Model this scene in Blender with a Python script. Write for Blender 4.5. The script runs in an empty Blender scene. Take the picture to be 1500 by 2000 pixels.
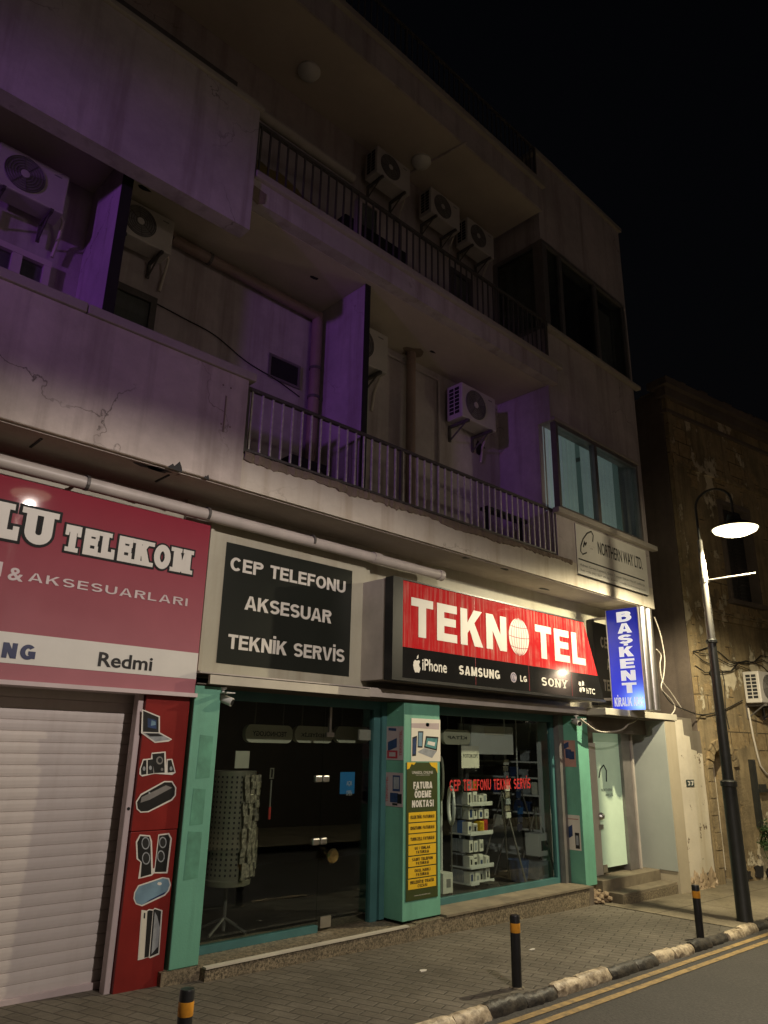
import bpy, bmesh, math, random
from mathutils import Vector, Matrix
R = math.radians
random.seed(7)
sc = bpy.context.scene
col = sc.collection

# ------------------------------------------------------------------ camera
YAW, PIT, ROL, FPX = 0.81051929, 0.31414199, 0.01929399, 1425.2422
EYE = Vector((0, 0, 1.6))
_h = Vector((math.cos(YAW), math.sin(YAW), 0)); _r = Vector((math.sin(YAW), -math.cos(YAW), 0)); _u = Vector((0, 0, 1))
FW = math.cos(PIT)*_h + math.sin(PIT)*_u
_up = -math.sin(PIT)*_h + math.cos(PIT)*_u
RT = math.cos(ROL)*_r + math.sin(ROL)*_up
UP = -math.sin(ROL)*_r + math.cos(ROL)*_up
cam = bpy.data.cameras.new('camera'); camo = bpy.data.objects.new('camera', cam); col.objects.link(camo)
cam.sensor_width = 36; cam.sensor_fit = 'AUTO'; cam.lens = 36*FPX/2000; cam.clip_end = 500; cam.clip_start = 0.05
m = Matrix((RT, UP, -FW)).transposed().to_4x4(); m.translation = EYE
camo.matrix_world = m
sc.camera = camo
# ------------------------------------------------------------------ night sky, added fill light, exposure
w = bpy.data.worlds.new('World'); sc.world = w; w.use_nodes = True
nt = w.node_tree; bg = nt.nodes['Background']
sky = nt.nodes.new('ShaderNodeTexSky'); sky.sky_type = 'NISHITA'; sky.sun_disc = False
sky.sun_elevation = R(-3); sky.sun_rotation = R(200)
nt.links.new(sky.outputs[0], bg.inputs[0]); bg.inputs[1].default_value = 0.03
night_fill = bpy.data.lights.new('night_fill', 'SUN'); night_fill.energy = 0.016; night_fill.angle = R(25); night_fill.color = (1, .86, .95)  # wide pinkish sun lamp added as ambient fill for the facade
mo = bpy.data.objects.new('night_fill', night_fill); col.objects.link(mo); mo.rotation_euler = (R(60), 0, R(-20))
sc.view_settings.view_transform = 'Standard'; sc.view_settings.look = 'None'
sc.view_settings.exposure = 0.0; sc.view_settings.gamma = 1
sc.cycles.use_denoising = True
sc.cycles.max_bounces = 8; sc.cycles.transparent_max_bounces = 12
sc.cycles.sample_clamp_indirect = 3.0
LAMP_A, LAMP_B, LAMP_C, PURPLE = 900, 680, 800, 1000
SPILL = .035
LAMP_COL = (1.0, .87, .58)
LAMP_COL_B = (1.0, .875, .785)

def at(px, py, Y):                      # photo pixel -> point on the vertical plane y = Y
    d = FW*FPX + RT*(px-750) - UP*(py-1000)
    return EYE + d*((Y-EYE.y)/d.y)
def atX(px, py, X):
    d = FW*FPX + RT*(px-750) - UP*(py-1000)
    return EYE + d*((X-EYE.x)/d.x)
def gz(x): return -0.02*(x-3)           # the street falls gently to the right

# ------------------------------------------------------------------ materials
def new_mat(name):
    m = bpy.data.materials.new(name); m.use_nodes = True
    return m, m.node_tree, m.node_tree.nodes['Principled BSDF']
def N(nt, t, **k):
    n = nt.nodes.new(t)
    for a, b in k.items(): setattr(n, a, b)
    return n
def coords(nt, scale=(1, 1, 1), rot=(0, 0, 0)):
    tc = N(nt, 'ShaderNodeTexCoord'); mp = N(nt, 'ShaderNodeMapping')
    mp.inputs['Scale'].default_value = scale; mp.inputs['Rotation'].default_value = rot
    nt.links.new(tc.outputs['Object'], mp.inputs[0]); return mp.outputs[0]
def noise(nt, sc_, detail=4, rough=.55, scale=(1, 1, 1)):
    n = N(nt, 'ShaderNodeTexNoise'); n.inputs['Scale'].default_value = sc_
    n.inputs['Detail'].default_value = detail; n.inputs['Roughness'].default_value = rough
    nt.links.new(coords(nt, scale), n.inputs['Vector']); return n.outputs['Fac']
def ramp(nt, fac, a, b, ca=(0, 0, 0, 1), cb=(1, 1, 1, 1)):
    r = N(nt, 'ShaderNodeValToRGB'); e = r.color_ramp.elements
    e[0].position, e[1].position = a, b; e[0].color, e[1].color = ca, cb
    nt.links.new(fac, r.inputs[0]); return r.outputs[0]
def mix(nt, fac, a, b, mode='MIX'):
    m = N(nt, 'ShaderNodeMix'); m.data_type = 'RGBA'; m.blend_type = mode
    def put(sock, v):
        if hasattr(v, 'links'): nt.links.new(v, sock)
        else: sock.default_value = (*v, 1) if len(v) == 3 else v
    if hasattr(fac, 'links'): nt.links.new(fac, m.inputs[0])
    else: m.inputs[0].default_value = fac
    put(m.inputs[6], a); put(m.inputs[7], b); return m.outputs[2]
def bump(nt, b, h, strength, dist=.01):
    n = N(nt, 'ShaderNodeBump'); n.inputs['Strength'].default_value = strength; n.inputs['Distance'].default_value = dist
    nt.links.new(h, n.inputs['Height']); nt.links.new(n.outputs[0], b.inputs['Normal'])
def plain(name, c, rough=.5, metal=0, var=.25, vs=6, emit=None, es=1, bs=.0, spec=.5):
    m, nt, b = new_mat(name)
    d = tuple(x*(1-var) for x in c)
    f = ramp(nt, noise(nt, vs, 5, .6), .3, .72)
    nt.links.new(mix(nt, f, d, c), b.inputs['Base Color'])
    b.inputs['Roughness'].default_value = rough; b.inputs['Metallic'].default_value = metal
    b.inputs['Specular IOR Level'].default_value = spec
    if emit: b.inputs['Emission Color'].default_value = (*emit, 1); b.inputs['Emission Strength'].default_value = es
    if bs: bump(nt, b, noise(nt, vs*12, 3), bs)
    return m
def plaster(name, c, dirt, streak=.5, blotch=.5, chip=None, chipamt=.0, rough=.9, bs=.25, crack=0):
    m, nt, b = new_mat(name)
    f1 = ramp(nt, noise(nt, 1.1, 6, .62), .38, .68)
    f2 = ramp(nt, noise(nt, 1.0, 4, .6, (5.5, 5.5, .35)), .5, .75)
    f3 = ramp(nt, noise(nt, 9, 5, .7), .35, .75)
    c1 = mix(nt, f1, tuple(x*(1-.28*blotch) for x in c), c)
    mul = N(nt, 'ShaderNodeMath', operation='MULTIPLY'); nt.links.new(f2, mul.inputs[0]); mul.inputs[1].default_value = streak
    c2 = mix(nt, mul.outputs[0], c1, dirt)
    mul2 = N(nt, 'ShaderNodeMath', operation='MULTIPLY'); nt.links.new(f3, mul2.inputs[0]); mul2.inputs[1].default_value = .25*blotch
    c3 = mix(nt, mul2.outputs[0], c2, dirt)
    hgt = noise(nt, 70, 4)
    if crack:
        v = N(nt, 'ShaderNodeTexVoronoi', feature='DISTANCE_TO_EDGE'); v.inputs['Scale'].default_value = .9
        dn = N(nt, 'ShaderNodeTexNoise'); dn.inputs['Scale'].default_value = 5; dn.inputs['Detail'].default_value = 5
        cc = coords(nt); nt.links.new(cc, dn.inputs['Vector'])
        ad = N(nt, 'ShaderNodeVectorMath', operation='MULTIPLY_ADD'); nt.links.new(dn.outputs['Color'], ad.inputs[0])
        ad.inputs[1].default_value = (.35, .35, .35); nt.links.new(cc, ad.inputs[2]); nt.links.new(ad.outputs[0], v.inputs['Vector'])
        fc = ramp(nt, v.outputs['Distance'], .0, .006, (1, 1, 1, 1), (0, 0, 0, 1))
        gate = ramp(nt, noise(nt, .8, 2), .52, .62)
        mm = N(nt, 'ShaderNodeMath', operation='MULTIPLY'); nt.links.new(fc, mm.inputs[0]); nt.links.new(gate, mm.inputs[1])
        m3 = N(nt, 'ShaderNodeMath', operation='MULTIPLY'); nt.links.new(mm.outputs[0], m3.inputs[0]); m3.inputs[1].default_value = crack
        c3 = mix(nt, m3.outputs[0], c3, tuple(x*.3 for x in dirt))
    if chip:
        f4 = ramp(nt, noise(nt, 3.2, 8, .68), .66-chipamt, .68-chipamt)
        c3 = mix(nt, f4, c3, chip)
    nt.links.new(c3, b.inputs['Base Color']); b.inputs['Roughness'].default_value = rough
    bump(nt, b, hgt, bs, .006)
    return m
def emis(name, c, s):
    m, nt, b = new_mat(name)
    b.inputs['Base Color'].default_value = (.8, .8, .8, 1)
    b.inputs['Emission Color'].default_value = (*c, 1); b.inputs['Emission Strength'].default_value = s
    return m
def glass(name, tint=(.9, .95, .93), refl=.09, rough=.01):
    m, nt, b = new_mat(name); nt.nodes.remove(b)
    t = N(nt, 'ShaderNodeBsdfTransparent'); t.inputs[0].default_value = (*tint, 1)
    g = N(nt, 'ShaderNodeBsdfGlossy'); g.inputs['Roughness'].default_value = rough
    ge = N(nt, 'ShaderNodeNewGeometry'); dt = N(nt, 'ShaderNodeVectorMath', operation='DOT_PRODUCT')
    nt.links.new(ge.outputs['Normal'], dt.inputs[0]); nt.links.new(ge.outputs['Incoming'], dt.inputs[1])
    ab = N(nt, 'ShaderNodeMath', operation='ABSOLUTE'); nt.links.new(dt.outputs['Value'], ab.inputs[0])
    om = N(nt, 'ShaderNodeMath', operation='SUBTRACT'); om.inputs[0].default_value = 1; nt.links.new(ab.outputs[0], om.inputs[1])
    pw = N(nt, 'ShaderNodeMath', operation='POWER'); nt.links.new(om.outputs[0], pw.inputs[0]); pw.inputs[1].default_value = 5
    fr = N(nt, 'ShaderNodeMath', operation='MULTIPLY_ADD'); nt.links.new(pw.outputs[0], fr.inputs[0]); fr.inputs[1].default_value = .96; fr.inputs[2].default_value = .04
    ms = N(nt, 'ShaderNodeMixShader'); nt.links.new(fr.outputs[0], ms.inputs[0])
    nt.links.new(t.outputs[0], ms.inputs[1]); nt.links.new(g.outputs[0], ms.inputs[2])
    nt.links.new(ms.outputs[0], nt.nodes['Material Output'].inputs[0]); return m

M = {}
M['wall'] = plaster('painted_plaster', (.54, .485, .475), (.22, .175, .155), .75, .95, crack=.7)
M['parapet'] = plaster('stained_parapet_plaster', (.60, .53, .46), (.20, .16, .13), .55, .9, crack=.9)
M['slabedge'] = plaster('slab_edge_plaster', (.62, .57, .47), (.30, .23, .15), .6, .7, chip=(.22, .15, .10), chipamt=-.05, crack=.4)
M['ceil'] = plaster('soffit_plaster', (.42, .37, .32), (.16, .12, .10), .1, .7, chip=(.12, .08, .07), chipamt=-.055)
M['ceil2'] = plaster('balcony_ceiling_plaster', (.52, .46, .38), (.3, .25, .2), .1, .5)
M['coping'] = plaster('coping_concrete', (.42, .38, .33), (.2, .17, .14), .2, .6)
M['crumb'] = plaster('crumbling_concrete', (.26, .20, .15), (.08, .06, .05), .3, 1, bs=.9)
M['fascia'] = plaster('cream_fascia_metal', (.47, .45, .35), (.26, .22, .15), .55, .8, rough=.5, bs=.03)
M['ledge'] = plain('pale_ledge_metal', (.58, .54, .44), .5, 0, .3, 2)
M['soffit'] = plain('brown_soffit_board', (.16, .13, .10), .6, 0, .4, 3)
M['green'] = plaster('mint_green_paint', (.155, .42, .295), (.06, .15, .11), .45, .75, chip=(.20, .17, .12), chipamt=-.03, bs=.15, rough=.6)
M['greenframe'] = plain('teal_painted_frame', (.06, .17, .17), .45, 0, .3, 3)
M['pvc'] = plain('grey_drain_pipe', (.52, .47, .42), .45, 0, .3, 3)
M['pvcbrown'] = plain('brown_drain_pipe', (.30, .22, .18), .5, 0, .3, 3)
M['rail'] = plain('dark_railing_paint', (.13, .12, .11), .5, .3, .3, 20)
M['railpale'] = plain('pale_railing_paint', (.80, .78, .70), .5, .2, .4, 20)
M['stepstone'] = plain('worn_step_stone', (.24, .20, .135), .7, 0, .5, 5, bs=.2)
M['granite'] = None
M['blk'] = plain('black_paint', (.018, .018, .018), .35, 0, .3, 8)
M['matblk'] = plain('matt_black', (.012, .012, .012), .8, 0, .3, 8)
M['blackpanel'] = plain('black_sign_panel', (.016, .019, .015), .3, 0, .2, 3)
M['white'] = plain('white_lettering', (.66, .63, .57), .5, 0, .08, 5)
M['signwhite'] = plain('white_vinyl', (.72, .70, .64), .35, 0, .08, 5)
M['acwhite'] = plain('white_casing', (.50, .47, .43), .45, 0, .15, 4)
M['acgrey'] = plain('grey_fan_grille', (.20, .19, .18), .5, 0, .2, 8)
M['dark'] = plain('dark_void', (.012, .010, .010), .7, 0, .3, 4)
M['navy'] = plain('navy_vinyl', (.02, .03, .10), .35, 0, .1, 5)
M['yellowband'] = plain('orange_reflective_band', (.75, .33, .03), .35, 0, .25, 30)
M['yellowbox'] = plain('yellow_vinyl', (.72, .45, .02), .4, 0, .12, 6)
M['olive'] = plain('dark_green_vinyl', (.045, .06, .014), .4, 0, .2, 4)
M['poster'] = plain('cream_poster_paper', (.66, .62, .52), .6, 0, .12, 4)
M['posterpink'] = plain('faded_poster_paper', (.42, .34, .34), .6, 0, .2, 4)
M['posterorange'] = plain('orange_poster_paper', (.45, .25, .20), .6, 0, .2, 4)
M['picblue'] = plain('blue_picture_ink', (.03, .06, .16), .4, 0, .5, 15)
M['picteal'] = plain('teal_picture_ink', (.10, .30, .30), .4, 0, .5, 15)
M['picgrey'] = plain('grey_picture_ink', (.34, .36, .38), .4, 0, .4, 15)
M['picsky'] = plain('pale_blue_picture_ink', (.22, .36, .46), .3, 0, .45, 6)
M['picred'] = plain('red_picture_ink', (.40, .03, .05), .4, 0, .3, 10)
M['redpanel'] = plain('red_vinyl', (.25, .020, .017), .3, 0, .35, 3)
M['redink'] = plain('red_lettering', (.50, .025, .025), .5, 0, .3, 14)
M['yellowpost'] = plain('yellow_tarpaulin', (.30, .22, .06), .7, 0, .4, 6)
M['chrome'] = plain('brushed_steel', (.62, .60, .57), .32, 1, .15, 10)
M['brass'] = plain('brass', (.55, .42, .20), .25, 1, .2, 10)
M['purplewhite'] = plain('pinkish_white_guide_rail', (.60, .50, .50), .5, 0, .15, 4)
M['shutter'] = plaster('cream_shutter_slats', (.66, .60, .57), (.40, .34, .30), .4, .55, rough=.5, bs=.03)
M['greywall'] = plain('grey_wall_panel', (.40, .43, .40), .6, 0, .15, 2)
M['tanwall'] = plaster('tan_wing_wall', (.46, .40, .29), (.25, .2, .13), .4, .5)
M['frosted'] = plain('glowing_frosted_film', (.58, .72, .55), .35, 0, .12, 5, emit=(.55, .8, .5), es=.14)  # weak emission added to lift the film's brightness; no lamp behind it
M['alu'] = plain('grey_aluminium_frame', (.26, .24, .23), .4, .5, .25, 6)
M['doorwhite'] = plain('white_aluminium_frame', (.62, .58, .48), .4, 0, .15, 4)
M['door'] = plain('pale_door_paint', (.50, .56, .44), .5, 0, .2, 3)
M['glass'] = glass('clear_window_glass', (.86, .9, .88))
M['darkglass'] = glass('dim_window_glass', (.72, .76, .74))
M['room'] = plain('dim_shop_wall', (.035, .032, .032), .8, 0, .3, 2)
M['shelf'] = plain('white_shelf_board', (.62, .62, .62), .5, 0, .2, 4)
M['box'] = plain('white_carton', (.66, .64, .56), .5, 0, .15, 20)
M['boxblue'] = plain('blue_carton', (.03, .14, .40), .45, 0, .2, 10)
M['boxred'] = plain('red_carton', (.5, .04, .03), .45, 0, .2, 10)
M['plastic'] = plain('white_plastic', (.66, .66, .62), .35, 0, .1, 4)
M['signoval'] = plain('cream_lightbox_plastic', (.58, .55, .42), .4, 0, .15, 3)
def oldstone():
    m, nt, b = new_mat('old_ochre_masonry')
    f1 = ramp(nt, noise(nt, 1.6, 8, .68), .36, .66); f2 = ramp(nt, noise(nt, 1.0, 5, .65, (4, 4, .4)), .46, .74)
    c = mix(nt, f1, (.19, .145, .08), (.39, .30, .165)); c = mix(nt, f2, c, (.085, .064, .038))
    tc = coords(nt, (1, 1, 1), (R(90), 0, 0)); br = N(nt, 'ShaderNodeTexBrick'); nt.links.new(tc, br.inputs['Vector'])
    br.inputs['Scale'].default_value = 1; br.inputs['Brick Width'].default_value = .52; br.inputs['Row Height'].default_value = .27; br.inputs['Mortar Size'].default_value = .012; br.inputs['Mortar Smooth'].default_value = .6
    stone_c = mix(nt, br.outputs['Fac'], mix(nt, ramp(nt, noise(nt, 7, 6, .7), .3, .7), (.20, .135, .06), (.40, .30, .16)), (.06, .042, .022))
    bare = ramp(nt, noise(nt, 1.25, 9, .66), .535, .555); c = mix(nt, bare, c, stone_c)
    pale = ramp(nt, noise(nt, .95, 10, .67, (1.3, 1.3, .9)), .555, .575); c = mix(nt, pale, c, mix(nt, ramp(nt, noise(nt, 6, 5), .3, .7), (.50, .43, .29), (.68, .60, .44)))
    spot = ramp(nt, noise(nt, 11, 6, .7), .64, .68); c = mix(nt, spot, c, (.05, .036, .02))
    nt.links.new(c, b.inputs['Base Color']); b.inputs['Roughness'].default_value = .95
    h = N(nt, 'ShaderNodeMath', operation='MULTIPLY_ADD'); nt.links.new(pale, h.inputs[0]); h.inputs[1].default_value = .8; nt.links.new(noise(nt, 22, 7, .7), h.inputs[2])
    bump(nt, b, h.outputs[0], 1.0, .02); return m
M['stone'] = oldstone()
M['stonedark'] = plaster('rough_dark_render', (.16, .125, .10), (.05, .04, .035), .4, 1, chip=(.24, .19, .15), chipamt=-.03, bs=1.0)
M['render'] = plaster('flaking_white_render', (.78, .71, .57), (.50, .41, .28), .5, .9, chip=(.17, .125, .08), chipamt=.065, bs=.7)
M['rubble'] = plaster('exposed_rubble', (.45, .34, .22), (.12, .08, .05), .5, 1, chip=(.62, .50, .36), chipamt=-.02, bs=1.2)
M['rust'] = plain('rust_brown_wood', (.17, .055, .02), .7, 0, .5, 9, bs=.3)
M['lamppaint'] = plain('dark_lamp_post_paint', (.035, .036, .032), .45, .3, .3, 9)
M['lampgrey'] = plain('pale_lamp_post_paint', (.13, .125, .11), .45, .2, .2, 9)
M['leaf'] = plain('weed_leaf', (.035, .07, .02), .6, 0, .5, 20)
M['cable'] = plain('pale_cable_sheath', (.55, .50, .42), .6, 0, .15, 9)
M['cabledark'] = plain('black_cable_sheath', (.02, .018, .016), .6, 0, .2, 9)
M['roof'] = plain('roof_felt', (.08, .07, .06), .9)

def granite():
    m, nt, b = new_mat('speckled_granite')
    f = ramp(nt, noise(nt, 48, 4, .85), .42, .58)
    g = ramp(nt, noise(nt, 4, 4), .3, .7)
    c = mix(nt, f, (.055, .045, .03), (.32, .26, .17))
    nt.links.new(mix(nt, g, mix(nt, .5, c, (.10, .085, .06)), c), b.inputs['Base Color'])
    b.inputs['Roughness'].default_value = .45; bump(nt, b, noise(nt, 90, 3), .15); return m
M['granite'] = granite()
def paving():
    m, nt, b = new_mat('brick_paving')
    co = coords(nt, (1, 1, 1), (0, 0, R(70)))
    br = N(nt, 'ShaderNodeTexBrick'); nt.links.new(co, br.inputs['Vector'])
    br.inputs['Scale'].default_value = 1; br.inputs['Brick Width'].default_value = .20; br.inputs['Row Height'].default_value = .10
    br.inputs['Mortar Size'].default_value = .010; br.inputs['Mortar Smooth'].default_value = .9; br.inputs['Bias'].default_value = -.2
    br.inputs['Color1'].default_value = (.195, .172, .132, 1); br.inputs['Color2'].default_value = (.15, .13, .094, 1); br.inputs['Mortar'].default_value = (.088, .075, .056, 1)
    f = ramp(nt, noise(nt, 1.3, 6, .65), .32, .7)
    c = mix(nt, f, mix(nt, .55, br.outputs[0], (.06, .05, .035)), br.outputs[0])
    f2 = ramp(nt, noise(nt, 35, 4, .7), .4, .75)
    c = mix(nt, f2, c, mix(nt, .35, c, (.02, .018, .014)))
    f3 = ramp(nt, noise(nt, .55, 7, .7), .42, .60); c = mix(nt, f3, mix(nt, .42, c, (.03, .026, .018)), c)
    f4 = ramp(nt, noise(nt, 5, 6, .75), .62, .72); c = mix(nt, f4, c, mix(nt, .5, c, (.28, .24, .17)))
    nt.links.new(c, b.inputs['Base Color']); b.inputs['Roughness'].default_value = .75
    iv = N(nt, 'ShaderNodeMath', operation='SUBTRACT'); iv.inputs[0].default_value = 1; nt.links.new(br.outputs['Fac'], iv.inputs[1])
    ad = N(nt, 'ShaderNodeMath', operation='MULTIPLY_ADD'); nt.links.new(noise(nt, 40, 4), ad.inputs[0]); ad.inputs[1].default_value = .5; nt.links.new(iv.outputs[0], ad.inputs[2])
    bump(nt, b, ad.outputs[0], .8, .006); return m
M['paving'] = paving()
def grainy(name, c1, c2, sc_, rough, bs, big=.9):
    m, nt, b = new_mat(name)
    f = ramp(nt, noise(nt, sc_, 4, .75), .35, .7); g = ramp(nt, noise(nt, big, 6, .6), .3, .7)
    c = mix(nt, f, c1, c2); nt.links.new(mix(nt, g, mix(nt, .35, c, tuple(x*.4 for x in c1)), c), b.inputs['Base Color'])
    b.inputs['Roughness'].default_value = rough; bump(nt, b, noise(nt, sc_*.8, 4), bs, .006); return m
M['asphalt'] = grainy('asphalt', (.033, .031, .028), (.088, .081, .071), 60, .8, .8, .7)
def conc():
    m, nt, b = new_mat('pavement_concrete')
    f = ramp(nt, noise(nt, 30, 4, .75), .35, .7); g = ramp(nt, noise(nt, 1.1, 7, .66), .36, .64); k = ramp(nt, noise(nt, 4.5, 5, .7), .56, .66)
    c = mix(nt, f, (.18, .15, .10), (.27, .23, .155)); c = mix(nt, g, mix(nt, .5, c, (.06, .05, .03)), c); c = mix(nt, k, c, mix(nt, .45, c, (.05, .04, .025)))
    br = N(nt, 'ShaderNodeTexBrick'); nt.links.new(coords(nt), br.inputs['Vector']); br.inputs['Scale'].default_value = 1; br.inputs['Brick Width'].default_value = 1.3; br.inputs['Row Height'].default_value = .9; br.inputs['Mortar Size'].default_value = .008
    nt.links.new(mix(nt, br.outputs['Fac'], c, (.05, .04, .025)), b.inputs['Base Color']); b.inputs['Roughness'].default_value = .85; bump(nt, b, noise(nt, 24, 6), .5, .006); return m
M['concrete'] = conc()
M['ground'] = grainy('bare_ground', (.05, .045, .035), (.07, .06, .05), 20, .9, .3)
def worn_line():
    m, nt, b = new_mat('worn_yellow_line')
    f = ramp(nt, noise(nt, 14, 6, .75), .30, .60)
    nt.links.new(mix(nt, f, (.10, .08, .05), (.40, .27, .10)), b.inputs['Base Color']); b.inputs['Roughness'].default_value = .7; return m
M['yline'] = worn_line()
def kerbmat(name, c, d):
    m, nt, b = new_mat(name)
    f = ramp(nt, noise(nt, 11, 7, .72), .40, .58)
    nt.links.new(mix(nt, f, d, c), b.inputs['Base Color']); b.inputs['Roughness'].default_value = .55; bump(nt, b, noise(nt, 18, 6), .9, .012); return m
M['kerbw'] = kerbmat('white_kerb_paint', (.62, .52, .36), (.22, .17, .11))
M['kerbb'] = kerbmat('black_kerb_paint', (.022, .020, .018), (.07, .06, .045))
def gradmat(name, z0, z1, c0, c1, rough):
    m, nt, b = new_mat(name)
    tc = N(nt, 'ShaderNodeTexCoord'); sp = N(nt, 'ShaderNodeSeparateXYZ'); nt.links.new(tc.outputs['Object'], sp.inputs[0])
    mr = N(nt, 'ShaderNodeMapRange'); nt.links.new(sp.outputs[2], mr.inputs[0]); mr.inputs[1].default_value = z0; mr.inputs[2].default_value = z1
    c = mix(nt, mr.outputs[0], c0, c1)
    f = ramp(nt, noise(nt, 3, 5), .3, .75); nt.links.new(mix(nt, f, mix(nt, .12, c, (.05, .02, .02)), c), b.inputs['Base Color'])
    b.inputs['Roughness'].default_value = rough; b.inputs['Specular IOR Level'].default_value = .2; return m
def streaked_red():
    m, nt, b = new_mat('rain_streaked_red_acrylic')
    f = ramp(nt, noise(nt, 1.0, 5, .7, (26, 1, .9)), .46, .70)
    g = ramp(nt, noise(nt, 3.0, 4, .6), .36, .62)
    mm = N(nt, 'ShaderNodeMath', operation='MULTIPLY'); nt.links.new(f, mm.inputs[0]); nt.links.new(g, mm.inputs[1])
    m2 = N(nt, 'ShaderNodeMath', operation='MULTIPLY'); nt.links.new(mm.outputs[0], m2.inputs[0]); m2.inputs[1].default_value = .85
    nt.links.new(mix(nt, m2.outputs[0], (.46, .020, .024), (.52, .32, .26)), b.inputs['Base Color'])
    b.inputs['Roughness'].default_value = .08; return m
M['tekred'] = streaked_red()
def lightbox_blue():
    m, nt, b = new_mat('backlit_blue_acrylic')
    b.inputs['Base Color'].default_value = (.015, .02, .16, 1); b.inputs['Roughness'].default_value = .15
    tc = N(nt, 'ShaderNodeTexCoord')
    ds = N(nt, 'ShaderNodeVectorMath', operation='DISTANCE'); nt.links.new(tc.outputs['Object'], ds.inputs[0]); ds.inputs[1].default_value = BLUE_TUBE
    hot = N(nt, 'ShaderNodeMapRange'); nt.links.new(ds.outputs['Value'], hot.inputs[0])
    hot.inputs[1].default_value = .42; hot.inputs[2].default_value = .0; hot.inputs[3].default_value = 0; hot.inputs[4].default_value = 1
    pw = N(nt, 'ShaderNodeMath', operation='POWER'); nt.links.new(hot.outputs[0], pw.inputs[0]); pw.inputs[1].default_value = 2.2
    sp = N(nt, 'ShaderNodeSeparateXYZ'); nt.links.new(tc.outputs['Object'], sp.inputs[0])
    mr = N(nt, 'ShaderNodeMapRange'); nt.links.new(sp.outputs[2], mr.inputs[0]); mr.inputs[1].default_value = 1.35; mr.inputs[2].default_value = 0
    mr.inputs[3].default_value = .22; mr.inputs[4].default_value = 1.1
    c = mix(nt, pw.outputs[0], (.02, .035, .62), (.35, .62, 1.0)); nt.links.new(c, b.inputs['Emission Color'])
    ma = N(nt, 'ShaderNodeMath', operation='MULTIPLY_ADD'); nt.links.new(pw.outputs[0], ma.inputs[0]); ma.inputs[1].default_value = 1.3; nt.links.new(mr.outputs[0], ma.inputs[2])
    nt.links.new(ma.outputs[0], b.inputs['Emission Strength']); return m

# ------------------------------------------------------------------ mesh tools
class MB:
    def __init__(s): s.v = []; s.f = []; s.mi = []; s.cur = 0
    def add(s, vs, fs):
        o = len(s.v); s.v += [Vector(p) for p in vs]
        for f in fs: s.f.append([i+o for i in f]); s.mi.append(s.cur)
        return s
    def box(s, x0, x1, y0, y1, z0, z1):
        x0, x1 = min(x0, x1), max(x0, x1); y0, y1 = min(y0, y1), max(y0, y1); z0, z1 = min(z0, z1), max(z0, z1)
        v = [(x0, y0, z0), (x1, y0, z0), (x1, y1, z0), (x0, y1, z0), (x0, y0, z1), (x1, y0, z1), (x1, y1, z1), (x0, y1, z1)]
        return s.add(v, [(3, 2, 1, 0), (4, 5, 6, 7), (0, 1, 5, 4), (1, 2, 6, 5), (2, 3, 7, 6), (3, 0, 4, 7)])
    def hexa(s, b, t):                  # bottom quad, top quad (ccw seen from above)
        return s.add(list(b)+list(t), [(3, 2, 1, 0), (4, 5, 6, 7), (0, 1, 5, 4), (1, 2, 6, 5), (2, 3, 7, 6), (3, 0, 4, 7)])
    def prism(s, pts, o, ax, ay, depth):  # 2D polygon on the frame o + x*ax + y*ay, front face at +n*depth
        o, ax, ay = Vector(o), Vector(ax), Vector(ay); n = ax.cross(ay); k = len(pts)
        A = sum(pts[i][0]*pts[(i+1) % k][1]-pts[(i+1) % k][0]*pts[i][1] for i in range(k))
        if A < 0: pts = pts[::-1]
        fr = [o+ax*p[0]+ay*p[1]+n*depth for p in pts]; bk = [o+ax*p[0]+ay*p[1] for p in pts]
        fs = [tuple(range(k)), tuple(range(2*k-1, k-1, -1))]
        fs += [(i, i+k, (i+1) % k+k, (i+1) % k) for i in range(k)]
        return s.add(fr+bk, fs)
    def tube(s, path, r, n=8, cap=True, r1=None):
        path = [Vector(p) for p in path]; rings = []; k = len(path)
        prev = None
        for i, p in enumerate(path):
            d = (path[min(i+1, k-1)]-path[max(i-1, 0)]).normalized()
            if prev is None:
                a = d.cross(Vector((0, 0, 1)))
                if a.length < 1e-3: a = d.cross(Vector((1, 0, 0)))
            else: a = prev-d*prev.dot(d)
            a.normalize(); prev = a; b = d.cross(a)
            rr = r if r1 is None else r+(r1-r)*i/(k-1)
            rings.append([p+a*math.cos(2*math.pi*j/n)*rr+b*math.sin(2*math.pi*j/n)*rr for j in range(n)])
        vs = [p for q in rings for p in q]; fs = []
        for i in range(k-1):
            for j in range(n): fs.append((i*n+j, i*n+(j+1) % n, (i+1)*n+(j+1) % n, (i+1)*n+j))
        if cap: fs.append(tuple(range(n-1, -1, -1))); fs.append(tuple((k-1)*n+j for j in range(n)))
        return s.add(vs, fs)
    def lathe(s, prof, c, ax=(0, 0, 1), n=24):  # profile of (radius, height) about axis
        c = Vector(c); ax = Vector(ax).normalized(); a = ax.orthogonal().normalized(); b = ax.cross(a); k = len(prof)
        vs = [c+ax*h+(a*math.cos(2*math.pi*j/n)+b*math.sin(2*math.pi*j/n))*r for r, h in prof for j in range(n)]
        fs = [(i*n+j, i*n+(j+1) % n, (i+1)*n+(j+1) % n, (i+1)*n+j) for i in range(k-1) for j in range(n)]
        if prof[0][0] > 1e-6: fs.append(tuple(range(n-1, -1, -1)))
        if prof[-1][0] > 1e-6: fs.append(tuple((k-1)*n+j for j in range(n)))
        return s.add(vs, fs)
    def quad(s, a, b, c, d): return s.add([a, b, c, d], [(0, 1, 2, 3)])

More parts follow.
